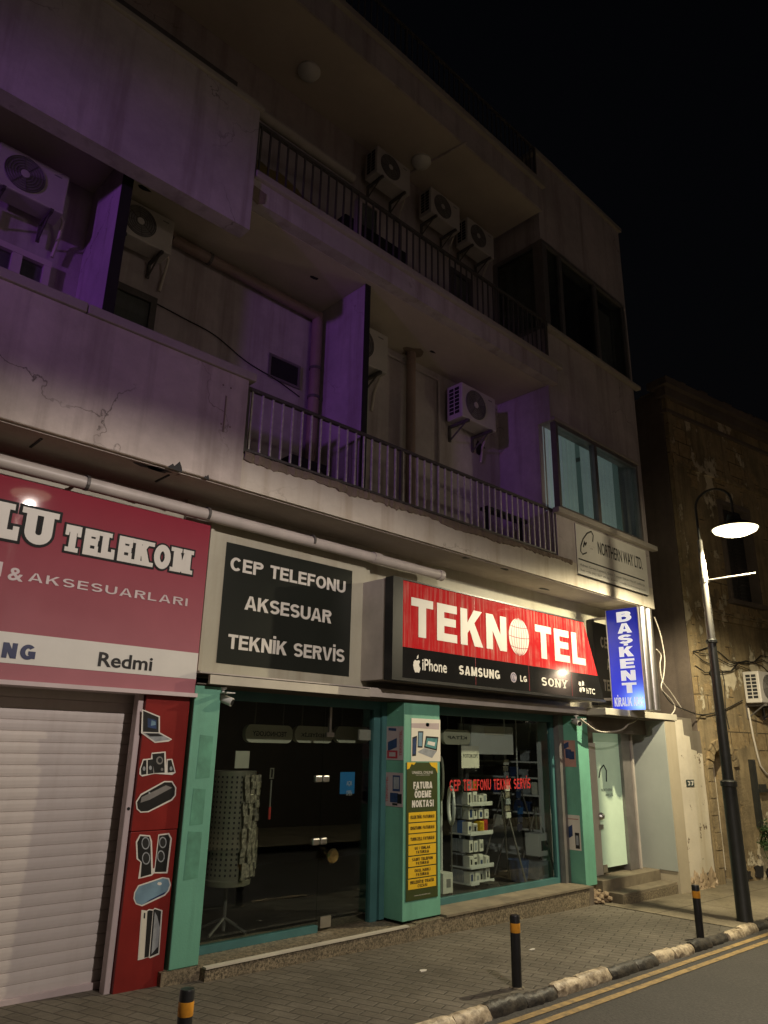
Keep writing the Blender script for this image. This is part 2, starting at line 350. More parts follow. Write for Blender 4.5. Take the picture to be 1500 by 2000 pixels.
def rock(mb, c, s_, rnd, flat=.7):
    b = bmesh.new(); bmesh.ops.create_icosphere(b, subdivisions=2, radius=1); ph = [rnd.uniform(0, 6) for _ in range(6)]; rx, ry = rnd.uniform(.7, 1.3), rnd.uniform(.7, 1.3); vs = []
    for v in b.verts:
        p = v.co; k = 1+.22*math.sin(3*p.x+ph[0])*math.sin(3.3*p.y+ph[1])+.18*math.sin(5*p.z+ph[2])*math.sin(4*p.x+ph[3])+rnd.uniform(-.10, .10); vs.append(Vector(c)+Vector((p.x*k*s_*rx, p.y*k*s_*ry, p.z*k*s_*flat)))
    mb.add(vs, [[q.index for q in f.verts] for f in b.faces]); b.free(); return mb
base = {}
def root_of(o):
    while o.parent: o = o.parent
    return o
def setp(o, label=None, cat=None, group=None, kind=None):
    if label: o['label'] = label
    if cat: o['category'] = cat
    if group: o['group'] = group
    if kind: o['kind'] = kind
    return o
def obj(name, mb, mats, parent=None, loc=None, local=False, smooth=None, bevel=0):
    me = bpy.data.meshes.new(name)
    if parent is not None: b0 = base.get(root_of(parent).name, Vector()) if not local else Vector()
    else: b0 = Vector(loc) if loc is not None else Vector()
    me.from_pydata([tuple(p-b0) for p in mb.v], [], mb.f)
    for mm in (mats if isinstance(mats, (list, tuple)) else [mats]): me.materials.append(mm)
    for p, i in zip(me.polygons, mb.mi): p.material_index = i
    bm = bmesh.new(); bm.from_mesh(me); bmesh.ops.recalc_face_normals(bm, faces=bm.faces); bm.to_mesh(me); bm.free()
    if smooth:
        for p in me.polygons: p.use_smooth = True
        me.set_sharp_from_angle(angle=R(smooth))
    o = bpy.data.objects.new(name, me); col.objects.link(o)
    if parent is not None: o.parent = parent
    elif loc is not None: o.location = b0; base[o.name] = b0
    if bevel:
        bv = o.modifiers.new('bevel', 'BEVEL'); bv.width = bevel; bv.segments = 2; bv.limit_method = 'ANGLE'; bv.angle_limit = R(40)
    return o
def thing(name, label, cat, loc=(0, 0, 0), rotz=0, group=None):
    o = bpy.data.objects.new(name, None); col.objects.link(o); o.location = loc; o.rotation_euler = (0, 0, rotz); o.empty_display_size = .2
    base[o.name] = Vector(loc); return setp(o, label, cat, group)
def copytree(o, parent=None):
    c = o.copy(); col.objects.link(c)
    if parent: c.parent = parent
    for ch in [x for x in bpy.data.objects if x.parent == o]: copytree(ch, c)
    return c

# ------------------------------------------------------------------ lettering
def arc(cx, cy, rx, ry, a0, a1, n=14): return [(cx+rx*math.cos(R(a0+(a1-a0)*i/n)), cy+ry*math.sin(R(a0+(a1-a0)*i/n))) for i in range(n+1)]
def glyph(ch, t):                        # strokes of a bold grotesque; unit cap height
    h = t/2; a, b = h, 1-h; L = lambda *p: ('s', list(p)); P = lambda *p: ('p', list(p))
    if ch == 'A': w = .76; return w, [P((0, 0), (t*1.08, 0), (w/2+t*.12, 1), (w/2-t*.55, 1)), P((w, 0), (w-t*1.08, 0), (w/2-t*.12, 1), (w/2+t*.55, 1)), L((w*.24, .28), (w*.76, .28))]
    if ch == 'V': w = .74; return w, [P((0, 1), (t*1.08, 1), (w/2+t*.12, 0), (w/2-t*.55, 0)), P((w, 1), (w-t*1.08, 1), (w/2-t*.12, 0), (w/2+t*.55, 0))]
    if ch == 'W': w = 1.02; q = w/4; return w, [P((0, 1), (t, 1), (q+t*.35, 0), (q-t*.45, 0)), P((2*q-t*.4, 1), (2*q+t*.45, 1), (q+t*.45, 0), (q-t*.35, 0)), P((2*q-t*.45, 1), (2*q+t*.4, 1), (3*q+t*.35, 0), (3*q-t*.45, 0)), P((w-t, 1), (w, 1), (3*q+t*.45, 0), (3*q-t*.35, 0))]
    if ch == 'E': w = .60; return w, [L((a, 0), (a, 1)), L((0, b), (w, b)), L((0, .52), (w*.94, .52)), L((0, a), (w, a))]
    if ch == 'F': w = .56; return w, [L((a, 0), (a, 1)), L((0, b), (w, b)), L((0, .5), (w*.9, .5))]
    if ch == 'L': w = .56; return w, [L((a, 0), (a, 1)), L((0, a), (w, a))]
    if ch == 'T': w = .62; return w, [L((w/2, 0), (w/2, 1)), L((0, b), (w, b))]
    if ch == 'I': w = t; return w, [L((a, 0), (a, 1))]
    if ch == 'H': w = .68; return w, [L((a, 0), (a, 1)), L((w-a, 0), (w-a, 1)), L((0, .52), (w, .52))]
    if ch == 'N': w = .70; return w, [L((a, 0), (a, 1)), L((w-a, 0), (w-a, 1)), P((0, 1), (t*1.1, 1), (w, 0), (w-t*1.1, 0))]
    if ch == 'M': w = .84; return w, [L((a, 0), (a, 1)), L((w-a, 0), (w-a, 1)), P((0, 1), (t*1.1, 1), (w/2+t*.45, 0.04), (w/2-t*.45, 0.04)), P((w, 1), (w-t*1.1, 1), (w/2-t*.45, 0.04), (w/2+t*.45, 0.04))]
    if ch == 'K': w = .72; return w, [L((a, 0), (a, 1)), P((w-t*1.35, 1), (w-.02, 1), (t*.9, .30), (t*.9, .30+t*1.3)), P((w, 0), (w-t*1.3, 0), (.26, .52), (.26+t*.75, .52+t*.8))]
    if ch == 'Y': w = .74; return w, [L((w/2, 0), (w/2, .45)), P((0, 1), (t*1.15, 1), (w/2+t*.5, .40), (w/2-t*.5, .40)), P((w, 1), (w-t*1.15, 1), (w/2-t*.5, .40), (w/2+t*.5, .40))]
    if ch == 'Z': w = .62; return w, [L((0, b), (w, b)), L((0, a), (w, a)), P((0, t*.9), (t*1.3, t*.9), (w, 1-t*.9), (w-t*1.3, 1-t*.9))]
    if ch == 'O': w = .76; return w, [('c', arc(w/2, .5, w/2-h, .5-h, 0, 360, 28)[:-1])]
    if ch == 'C': w = .72; return w, [L(*arc(w/2, .5, w/2-h, .5-h, 42, 318, 24))]
    if ch == 'G': w = .76; return w, [L(*arc(w/2, .5, w/2-h, .5-h, 42, 345, 24)), L((w-h, .08), (w-h, .47)), L((w*.52, .44), (w, .44))]
    if ch == 'U': w = .70; r = w/2-h; return w, [L((a, 1), (a, r+h), *arc(w/2, r+h, r, r, 180, 360, 12)[1:], (w-a, 1))]
    if ch == 'D': w = .72; r = .42; return w, [L((a, 0), (a, 1)), L((0, b), (w-r, b), *arc(w-r, .5, r-h, .5-h, 88, -88, 14), (w-r, a), (0, a))]
    if ch in 'PRB':
        w = .66; r = .26 if ch != 'B' else .255; cy = 1-r; bow = L((0, b), (w-r, b), *arc(w-r, cy, r-h, r-h, 88, -88, 12), (w-r, 1-2*r+h), (0, 1-2*r+h)); s_ = [L((a, 0), (a, 1)), bow]
        if ch == 'R': s_.append(P((w+.02, 0), (w-t*1.2, 0), (.30, .46), (.30+t*1.15, .46)))
        if ch == 'B': r2 = (1-2*r+t)/2; s_.append(L((0, 2*r2-h), (w-r2+.03, 2*r2-h), *arc(w-r2+.03, r2, r2-h, r2-h, 88, -88, 12), (w-r2+.03, h), (0, h)))
        return w, s_
    if ch == 'S':
        w = .66; ry = (.5+h/1)/2-h/2-.0; ry = (1-t)/4; rx = w/2-h; top = arc(w/2, 1-h-ry, rx, ry, 25, 270, 16); bot = arc(w/2, h+ry, rx, ry, 90, -155, 16); return w, [L(*top, *bot[1:])]
    if ch == '0': w = .58; return w, [('c', arc(w/2, .5, w/2-h, .5-h, 0, 360, 24)[:-1])]
    if ch == '3': w = .58; return w, [L(*arc(w/2, .74, w/2-h, .26-h, 150, -80, 12)), L(*arc(w/2, .27, w/2-h, .27-h, 80, -150, 12))]
    if ch == '7': w = .58; return w, [L((0, b), (w, b)), P((w, 1-t), (w-t*1.1, 1-t), (w*.2, 0), (w*.2+t*1.05, 0))]
    if ch == '/': w = .36; return w, [P((0, 0), (t*.8, 0), (w, 1), (w-t*.8, 1))]
    if ch == '.': w = t; return w, [L((a, 0), (a, t))]
    return .32, []
ACC = {'İ': 'I', 'Ö': 'O', 'Ü': 'U', 'Ç': 'C', 'Ş': 'S', 'Ğ': 'G'}
SERIF = {'T': [(.5, 0)], 'L': [(0, 1), (0, 0)], 'E': [], 'K': [(0, 0), (0, 1), (1, 0), (1, 1)], 'M': [(0, 0), (0, 1), (1, 0), (1, 1)], 'U': [(0, 1), (1, 1)], 'N': [(0, 0), (0, 1), (1, 1)], 'Y': [(.5, 0), (0, 1), (1, 1)]}
def grow(poly, g):
    k = len(poly); A = sum(poly[i][0]*poly[(i+1) % k][1]-poly[(i+1) % k][0]*poly[i][1] for i in range(k)); s = 1 if A > 0 else -1; out = []
    for i in range(k):
        p0, p1, p2 = poly[i-1], poly[i], poly[(i+1) % k]
        d1 = Vector((p1[0]-p0[0], p1[1]-p0[1])).normalized(); d2 = Vector((p2[0]-p1[0], p2[1]-p1[1])).normalized()
        n1 = Vector((d1.y, -d1.x))*s; n2 = Vector((d2.y, -d2.x))*s; n = n1+n2
        if n.length < 1e-4: n = n1
        n = n/max(.35, n.length_squared/2); out.append((p1[0]+n.x*g, p1[1]+n.y*g))
    return out
def ribbon(pts, hw, closed, ext=0):
    pts = [Vector(p) for p in pts]; k = len(pts); l = []; r = []
    if ext and not closed:
        pts[0] = pts[0]-(pts[1]-pts[0]).normalized()*ext; pts[-1] = pts[-1]+(pts[-1]-pts[-2]).normalized()*ext
    for i in range(k):
        p0 = pts[i-1] if (closed or i > 0) else pts[i]; p2 = pts[(i+1) % k] if (closed or i < k-1) else pts[i]
        d1 = (pts[i]-p0); d2 = (p2-pts[i])
        d1 = d1.normalized() if d1.length > 1e-9 else d2.normalized(); d2 = d2.normalized() if d2.length > 1e-9 else d1
        t = (d1+d2); t = t.normalized() if t.length > 1e-6 else d1
        n = Vector((-t.y, t.x)); c = max(.5, n.dot(Vector((-d1.y, d1.x)))); l.append(pts[i]+n*hw/c); r.append(pts[i]-n*hw/c)
    return l, r
def layout(txt, t, space, slab=False, g=0):
    polys = []; strips = []; x = 0
    for c in txt:
        if c == ' ': x += .34+space; continue
        bc = ACC.get(c, c); wd, st = glyph(bc, t)
        for kind, pts in st:
            pts = [(p[0]+x, p[1]) for p in pts]
            if kind == 'p': polys.append(grow(pts, g) if g else pts)
            else: strips.append((*ribbon(pts, t/2+g, kind == 'c', g), kind == 'c'))
        ex = []
        if c == 'İ': ex.append((x+wd/2-t/2, x+wd/2+t/2, 1.10, 1.10+t))
        if c in 'ÖÜ': ex += [(x+wd*.3-t*.45, x+wd*.3+t*.45, 1.08, 1.08+t*.9), (x+wd*.7-t*.45, x+wd*.7+t*.45, 1.08, 1.08+t*.9)]
        if c in 'ÇŞ': ex.append((x+wd/2-t*.4, x+wd/2+t*.4, -.22, -.02))
        if slab:
            for sx, sy in SERIF.get(bc, []):
                cx = x+(t/2 if sx == 0 else wd-t/2 if sx == 1 else wd/2); y0 = 0 if sy == 0 else 1-t*.62
                ex.append((cx-t*.95, cx+t*.95, y0, y0+t*.62))
            if bc in 'TEL':
                tips = {'T': [(x, 1, -1), (x+wd, 1, -1)], 'E': [(x+wd, 0, 1), (x+wd, 1, -1)], 'L': [(x+wd, 0, 1)]}[bc]
                for tx, ty, s_ in tips:
                    y0, y1 = sorted((ty, ty+s_*t*1.45)); tx2 = tx-t*.55 if tx > x else tx; ex.append((tx2, tx2+t*.55, y0, y1))
        for e in ex: polys.append([(e[0]-g, e[2]-g), (e[1]+g, e[2]-g), (e[1]+g, e[3]+g), (e[0]-g, e[3]+g)])
        x += wd+space
    return polys, strips, x-space
def word(txt, o, ax, ay, width, height, t=.2, space=.10, slab=False, g=0, depth=.002, mb=None):
    """letters filling width x height on the frame at o (lower left of the cap line)"""
    mb = mb or MB(); polys, strips, W = layout(txt, t, space, slab, g)
    o = Vector(o); ax = Vector(ax).normalized(); ay = Vector(ay).normalized(); n = ax.cross(ay); sx, sy = width/W, height
    k = 0
    def T(p, d): return o+ax*p[0]*sx+ay*p[1]*sy+n*d
    for p in polys:
        d = depth+.00007*k; k += 1; mb.prism([(q[0]*sx, q[1]*sy) for q in p], o, ax, ay, d)
    for l, r, cl in strips:
        d = depth+.00007*k; k += 1; m_ = len(l); vs = []
        for i in range(m_): vs += [T(l[i], d), T(r[i], d)]
        fs = [(2*i, 2*i+1, 2*((i+1) % m_)+1, 2*((i+1) % m_)) for i in range(m_ if cl else m_-1)]
        mb.add(vs, fs)
    return mb
AX, AY = Vector((1, 0, 0)), Vector((0, 0, 1))          # facing the street
def wordpx(txt, tl, br, Y, **k):
    a = at(*tl, Y); b = at(*br, Y)
    return word(txt, (a.x, Y-.0005, b.z), AX, AY, b.x-a.x, a.z-b.z, **k)
def text_mesh(name, txt, o, ax, ay, width, height, mat, parent, offset=0, mirror=False):
    """small print with the built-in font, stretched to width x height"""
    c = bpy.data.curves.new('print', 'FONT'); c.body = txt; c.offset = offset; c.resolution_u = 3
    t = bpy.data.objects.new('print', c); col.objects.link(t); bpy.context.view_layer.update()
    me = bpy.data.meshes.new_from_object(t.evaluated_get(bpy.context.evaluated_depsgraph_get()))
    bpy.data.objects.remove(t); xs = [v.co.x for v in me.vertices]; ys = [v.co.y for v in me.vertices]
    x0, x1, y0, y1 = min(xs), max(xs), min(ys), max(ys); ax = Vector(ax); ay = Vector(ay); n = ax.cross(ay); o = Vector(o); mb = MB()
    mb.add([o+ax*(((x1-v.co.x) if mirror else (v.co.x-x0))/(x1-x0)*width)+ay*((v.co.y-y0)/(y1-y0)*height)+n*.0015 for v in me.vertices], [tuple(p.vertices) for p in me.polygons])
    return obj(name, mb, mat, parent)
def textpx(name, txt, tl, br, Y, mat, parent, **k):
    a = at(*tl, Y); b = at(*br, Y); return text_mesh(name, txt, (a.x, Y-.0005, b.z), AX, AY, b.x-a.x, a.z-b.z, mat, parent, **k)
def flat(pts, Y, mb=None, d=.001):      # polygon given in photo pixels, lying on plane y=Y
    q = [at(*p, Y) for p in pts]; return (mb or MB()).prism([(p.x, p.z) for p in q], (0, Y, 0), AX, AY, d)
def rect(x0, x1, z0, z1, Y, d=.002, mb=None): return (mb or MB()).box(x0, x1, Y-d, Y, z0, z1)

# planes of the facade
DS, D2, T, W, LG, P, G = 4.96, 4.86, 5.0, 5.5, 5.2, 5.26, 5.56
exec_order = []
# ================================================================== the setting
def sheet(name, x0, x1, y0, y1, dz, mat, nx=1, skirt=0):
    mb = MB(); n = max(1, nx)
    for i in range(n):
        a = x0+(x1-x0)*i/n; b = x0+(x1-x0)*(i+1)/n
        mb.add([(a, y0, gz(a)+dz), (b, y0, gz(b)+dz), (b, y1, gz(b)+dz), (a, y1, gz(a)+dz)], [(0, 1, 2, 3)])
        if skirt: mb.add([(a, y0, gz(a)+dz-skirt), (b, y0, gz(b)+dz-skirt), (b, y0, gz(b)+dz), (a, y0, gz(a)+dz)], [(0, 1, 2, 3)])
    return setp(obj(name, mb, mat), kind='structure')
KI, KO, KH = 3.635, 3.54, .065            # kerb inner and outer edge, kerb height
sheet('ground', -200, 200, -200, 200, -.35, M['ground'])
sheet('road', -40, 60, -14, KO+.06, -KH, M['asphalt'])
sheet('pavement', -25, 8.62, KI-.02, 7.5, 0, M['paving'])
sheet('concrete_pavement', 8.62, 45, KI-.02, 7.5, .006, M['concrete'])
for y0 in (3.405, 3.275): sheet('road_marking', -25, 45, y0, y0+.062, -KH+.004, M['yline'])
def kerb():
    mb = MB(); x = -4.0; k = 0; rnd = random.Random(3)
    while x < 24:
        L_ = .38+rnd.uniform(-.05, .06); mb.cur = (k//2) % 2; n = 7
        jz = rnd.uniform(-.010, .008); jy = rnd.uniform(-.012, .010)
        prof = [(KO+.012, -KH-.05), (KO, -.040), (KO+.008, -.014), (KO+.028, .008), (KO+.06, .014), (KI, .006), (KI+.004, -.06)]
        vs = []
        for i in range(n+1):
            xx = x+.004+(L_-.008)*i/n; e = .012 if i in (0, n) else 0
            for j, (y, z) in enumerate(prof):
                q = rnd.uniform(-.011, .011) if 1 <= j <= 4 else 0
                vs.append((xx+rnd.uniform(-.003, .003), y+jy+q+(e if j < 4 else 0), z+jz+gz(xx)+q*.6-(e*.6 if 1 <= j <= 5 else 0)))
        m_ = len(prof); fs = [(i*m_+j, (i+1)*m_+j, (i+1)*m_+j+1, i*m_+j+1) for i in range(n) for j in range(m_-1)]
        fs += [tuple(range(m_)), tuple(n*m_+j for j in range(m_-1, -1, -1))]
        mb.add(vs, fs); x += L_; k += 1
    o = obj('kerb', mb, [M['kerbw'], M['kerbb']], smooth=50); setp(o, kind='structure')
kerb()

# ================================================================== the apartment building
B = thing('apartment_building', 'four storey building with pale plaster balconies above a row of dark shops', 'building', (3, P, 0))
Z1b, Z1t, Z2b, Z2t, Z3b, Z3t, ZR = 3.64, 3.95, 6.39, 6.68, 9.19, 9.66, 10.32
BX0, BX1 = 7.78, 10.27                  # the closed bay on the right
YB, YL = 5.83, 5.835                      # back walls of the balconies
def part(name, mb, mat, parent=None, **k): return obj(name, mb, mat, parent or B, **k)
mb = MB()
mb.box(1.886, BX0, YB, YB+.25, Z1b, Z3b)                       # back wall of the middle balconies
mb.box(-4, 1.885, YL, YL+.25, Z1b, Z3b)                        # back wall of the left bay
pass
part('wall', mb, M['wall'])
mb = MB()
mb.box(-4, 2.9, W+.06, W+.3, 2.0, Z1b-.002); mb.box(2.9, 10.5, W+.012, W+.3, 2.16, Z1b-.002)   # wall behind the shop signs
part('shop_wall', mb, M['fascia'])
# slabs
def slab(name, x0, x1, yf, yb, z0, z1, lip=None):
    mb = MB(); mb.box(x0, x1, yf, yb, z0, z1); return part(name, mb, [M['slabedge']], bevel=.006)
mb = MB(); mb.box(-4, BX0, DS, YL, Z1b, Z1t); mb.box(BX0, BX1, DS, W+.2, Z1b, Z1t)
s1 = part('balcony_slab', mb, M['slabedge'])
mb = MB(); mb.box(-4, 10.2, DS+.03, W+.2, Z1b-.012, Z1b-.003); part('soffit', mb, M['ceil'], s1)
mb = MB()                                 # broken concrete lip under the railing
rnd = random.Random(5); xs = [3.07+i*.035 for i in range(int((8.1-3.07)/.035)+1)]; vs = []; fs = []
for x in xs:
    o = .022+.01*math.sin(x*3.1)+rnd.uniform(-.008, .012); hgt = .042+.014*math.sin(x*2.3)+.012*math.sin(x*7.7+1)+rnd.uniform(-.010, .012)
    if 4.2 < x < 4.9: hgt += .022; o -= .010
    vs += [(x, DS-o, Z1t-.005), (x, DS-o*.6, Z1t-hgt), (x, DS+.03, Z1t-hgt-.012), (x, DS+.03, Z1t+.018), (x, DS-o*.7, Z1t+.018)]
for i in range(len(xs)-1):
    for j in range(5): fs.append((i*5+j, i*5+(j+1) % 5, (i+1)*5+(j+1) % 5, (i+1)*5+j))
mb.add(vs, fs); part('crumbling_lip', mb, M['crumb'], s1)
mb = MB(); mb.box(2.86, 7.86, D2, YB+.1, Z2b, Z2t); mb.box(-4, 2.858, D2+.12, YL, Z2b, Z2t)
s2 = part('balcony_slab', mb, M['wall'])
mb = MB(); mb.box(2.868, 7.93, D2-.05, D2+.1, Z2t-.055, Z2t+.02); part('coping', mb, M['coping'], s2, bevel=.01)
mb = MB(); mb.box(-4, 7.72, D2, YL, Z3b, Z3t)
s3 = part('roof_slab', mb, M['wall'])
mb = MB(); mb.box(-4, 7.76, D2-.06, D2+.1, Z3t-.07, Z3t+.03); part('coping', mb, M['coping'], s3, bevel=.01)
# ceilings of the balconies, a shade greyer than the edges
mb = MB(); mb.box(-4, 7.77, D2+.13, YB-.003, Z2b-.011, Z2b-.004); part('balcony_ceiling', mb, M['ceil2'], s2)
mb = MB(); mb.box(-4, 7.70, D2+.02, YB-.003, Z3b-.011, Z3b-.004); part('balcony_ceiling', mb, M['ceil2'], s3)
# parapets
mb = MB(); mb.box(-4, 3.06, DS-.006, DS+.12, Z1b+.003, 4.63); p1 = part('parapet', mb, M['parapet'])
mb = MB(); mb.box(-4, 1.62, DS-.035, DS+.16, 4.632, 4.71); mb.box(1.626, 3.12, DS-.035, DS+.16, 4.630, 4.708); part('coping', mb, M['coping'], p1, bevel=.008)
mb = MB(); mb.box(-4, 2.85, D2-.04, D2+.118, 6.01, 7.37); p2 = part('parapet', mb, M['wall'])
mb = MB(); mb.box(-4, 2.88, D2-.075, D2+.15, 7.372, 7.43); part('coping', mb, M['coping'], p2, bevel=.008)
mb = MB(); mb.box(-4, 2.6, D2-.01, D2+.05, 7.50, 7.56); part('handrail', mb, M['rail'], p2)
# partitions
mb = MB(); mb.box(1.80, 1.88, DS+.18, YL-.002, Z1t, Z2b-.012); q = part('partition_wall', mb, M['wall'])
mb = MB(); mb.box(1.795, 1.885, DS+.165, DS+.179, Z1t, Z2b-.012); part('shade_strip', mb, M['dark'], q)  # black strip paints the shadow line at the partition's front edge
mb = MB(); mb.box(4.47, 4.53, DS+.10, YB-.002, Z1t, Z2b-.012); q = part('partition_wall', mb, M['wall'])
mb = MB(); mb.box(4.466, 4.536, DS+.085, DS+.099, Z1t, Z2b-.012); part('shade_strip', mb, M['dark'], q)  # shadow line along the front edge, drawn as a black strip
# the closed bay
mb = MB()
WL0, WL1, WU0, WU1 = 4.60, 5.86, 7.30, 8.76
mb.box(BX0+.001, BX1, DS, DS+.2, Z1t+.001, WL0); mb.box(BX0, BX1, DS, DS+.2, WL1, WU0); mb.box(BX0, BX1, DS, DS+.2, WU1, ZR)
mb.box(10.08, BX1, DS, DS+.2, WL0, WL1); mb.box(10.16, BX1, DS, DS+.2, WU0, WU1)
mb.box(BX0, BX0+.15, DS+.2, 9, Z1t, WU0); mb.box(BX0, BX0+.15, DS+.2, 9, WU1, ZR); mb.box(BX0, BX0+.15, DS+.95, 9, WU0, WU1)
mb.box(BX1-.15, BX1, DS+.2, 9, Z1b, ZR); mb.box(BX0+.15, BX1-.15, 6.9, 7.0, Z1b, ZR); mb.box(BX0+.15, BX1-.15, DS+.2, 6.9, 6.3, 6.5); mb.box(BX0+.15, BX1-.15, DS+.2, 6.9, 9.2, 9.3)
mb.box(BX0+.15, BX1-.15, DS+.2, 6.9, Z1t+.05, Z1t+.12)
bay = part('bay_wall', mb, M['wall'])
mb = MB(); mb.box(7.7, BX1+.03, DS-.05, DS+.3, ZR, ZR+.07); part('coping', mb, M['coping'], bay)
mb = MB(); mb.box(-4, BX1, D2+.3, 9, ZR-.5, ZR-.45); part('roof', mb, M['roof'], bay)
def window(x0, x1, z0, z1, Y, mull, mat, gl, parent=B, fw=.055, sill=True, name='window'):
    mb = MB(); mb.box(x0, x1, Y-.035, Y+.05, z0, z0+fw); mb.box(x0, x1, Y-.035, Y+.05, z1-fw, z1)
    mb.box(x0, x0+fw, Y-.033, Y+.05, z0+fw, z1-fw); mb.box(x1-fw, x1, Y-.033, Y+.05, z0+fw, z1-fw)
    for mx in mull: mb.box(mx-fw*.7, mx+fw*.7, Y-.030, Y+.05, z0+fw, z1-fw)
    f = obj(name, mb, mat, parent)
    xs = [x0+fw]+[a for mx in mull for a in (mx-fw*.7, mx+fw*.7)]+[x1-fw]
    for i in range(0, len(xs), 2): obj('pane', MB().box(xs[i], xs[i+1], Y+.005, Y+.011, z0+fw, z1-fw), gl, f)
    return f
mx = at(1163, 930, DS).x
lw = window(7.84, 10.08, WL0, WL1, DS-.0, [mx], M['alu'], M['glass'])
mb = MB(); mb.box(7.70, BX1+.09, DS-.10, DS-.002, WL0-.075, WL0-.003); part('sill', mb, M['coping'], lw, bevel=.008)
mb = MB(); mb.box(7.80, 10.12, DS-.05, DS-.001, WL1+.003, WL1+.045); part('lintel_strip', mb, M['coping'], lw)
def curtain(x0, x1, z0, z1, Y, mat, parent, amp=.025, per=.11):
    mb = MB(); n = int((x1-x0)/.012); vs = []
    for i in range(n+1):
        x = x0+(x1-x0)*i/n; y = Y+amp*math.sin(2*math.pi*x/per+.8*math.sin(x*5)); vs += [(x, y, z0), (x+.01*math.sin(x*9), y*1+.0, z1)]
    mb.add(vs, [(2*i, 2*i+2, 2*i+3, 2*i+1) for i in range(n)]); return obj('curtain', mb, mat, parent, smooth=80)
M['curtain'] = plain('lit_teal_curtain', (.40, .50, .47), .8, 0, .35, 3, emit=(.30, .38, .37), es=.24)  # light of the room put into the cloth as emission
curtain(7.86, 8.70, WL0, WL1+.1, DS+.22, M['curtain'], lw); curtain(8.93, 9.13, WL0, WL1+.1, DS+.24, M['curtain'], lw)
curtain(9.20, 9.92, WL0, WL1+.1, DS+.30, M['curtain'], lw, .012)
M['roomteal'] = plain('lit_room_wall', (.3, .4, .36), .8, 0, .3, 2, emit=(.14, .19, .18), es=.16)  # weak emission in place of a lamp inside the room
part('lit_room', MB().box(7.95, 10.1, 6.6, 6.62, 4.1, 6.2).box(10.085, 10.10, DS+.3, 6.6, 4.1, 6.2).box(7.95, 10.08, DS+.25, 6.58, 6.27, 6.295), M['roomteal'], lw)
uw = window(BX0-.02, 10.16, WU0, WU1, DS+.0, [at(1058, 560, DS).x+.10, at(1085, 560, DS).x+.12, at(1165, 640, DS).x], M['alu'], M['darkglass'])
mb = MB(); mb.box(7.72, BX1+.09, DS-.09, DS-.001, WU0-.06, WU0-.002); part('sill', mb, M['coping'], uw, bevel=.008)
mb = MB()                                 # the side light of the upper window
x = BX0-.015
for a, b, c, d in ((DS+.055, DS+.95, WU0, WU0+.06), (DS+.055, DS+.95, WU1-.06, WU1), (DS+.055, DS+.13, WU0+.06, WU1-.06), (DS+.80, DS+.95, WU0+.06, WU1-.06)): mb.box(x, x+.09, a, b, c, d)
sl = part('side_window', mb, M['alu']); part('pane', MB().box(x+.03, x+.036, DS+.13, DS+.80, WU0+.06, WU1-.06), M['darkglass'], sl)
part('curtain', MB().box(9.45, 9.98, DS+.16, DS+.18, WU0, WU1-.22), M['wall'], uw); part('blind', MB().box(BX0+.16, BX0+.18, DS+.15, DS+.75, WU0, WU1-.1), M['wall'], uw)
# railings
def railing(x0, x1, Y, z0, z1, n, mat, stuff=False):
    mb = MB(); mb.box(x0, x1, Y-.018, Y+.018, z1-.03, z1); mb.box(x0, x1, Y-.012, Y+.012, z0, z0+.022)
    for x in (x0, (x0*.6+x1*.4), x1-.03): mb.box(x, x+.03, Y-.013, Y+.013, z0-.06, z1-.03)
    r = part('balcony_railing', mb, M['rail']); b0 = None; all_ = MB()
    for i in range(n):
        x = x0+.06+(x1-x0-.1)*i/(n-1)
        if stuff: all_.box(x-.007, x+.007, Y-.007, Y+.007, z0+.022, z1-.03)
        elif b0 is None: b0 = obj('baluster', MB().box(x-.008, x+.008, Y-.008, Y+.008, z0+.022, z1-.03), mat, r); xs0 = x
        else: c = b0.copy(); col.objects.link(c); c.parent = r; c.location = (x-xs0, 0, 0)
    if stuff: setp(obj('baluster', all_, mat, r), kind='stuff')
    return r
railing(3.07, 7.80, DS+.03, 3.99, 4.59, 43, M['railpale'])
railing(2.87, 7.70, D2+.03, 6.74, 7.31, 46, M['rail'])
railing(3.0, 7.66, D2+.03, 9.72, 10.31, 46, M['rail'], True)
# balcony doors, vent, back wall details
def leaf(x0, x1, z0, z1, Y, mat, parent=B, name='balcony_door', glassy=True):
    mb = MB(); mb.box(x0, x1, Y-.03, Y, z1-.07, z1); mb.box(x0, x0+.06, Y-.03, Y, z0, z1-.07); mb.box(x1-.06, x1, Y-.03, Y, z0, z1-.07); mb.box(x0+.06, x1-.06, Y-.028, Y, z0, z0+.5 if not glassy else z0+.12)
    d = obj(name, mb, mat, parent); obj('pane', MB().box(x0+.06, x1-.06, Y-.015, Y-.005, z0+.12 if glassy else z0+.5, z1-.07), M['darkglass'], d)
    return d
a = at(735, 780, YB); leaf(4.72, 5.22, Z1t, at(748, 775, YB).z, YB-.001, M['door'], glassy=False)
a = at(250, 585, YB); leaf(1.90, at(298, 640, YB).x, Z1t, at(270, 570, YB).z, YB-.001, M['rail'])
lz = at(20, 480, YL); window(.3, at(88, 560, YL).x, Z1t+.7, at(85, 515, YL).z, YL-.04, [at(30, 500, YL).x], M['purplewhite'], M['darkglass'])
a = at(529, 693, YB); b = at(579, 752, YB)
v = part('vent_opening', MB().box(a.x, b.x, YB-.012, YB-.001, a.z-.02, b.z-.02+.0), M['matblk'])
mb = MB(); fx = .03
mb.box(a.x-fx, b.x+fx, YB-.02, YB-.013, a.z-.02, a.z+.01); mb.box(a.x-fx, b.x+fx, YB-.02, YB-.013, b.z-.05, b.z-.02); mb.box(a.x-fx, a.x, YB-.02, YB-.013, b.z-.02, a.z-.02); mb.box(b.x, b.x+fx, YB-.02, YB-.013, b.z-.02, a.z-.02)
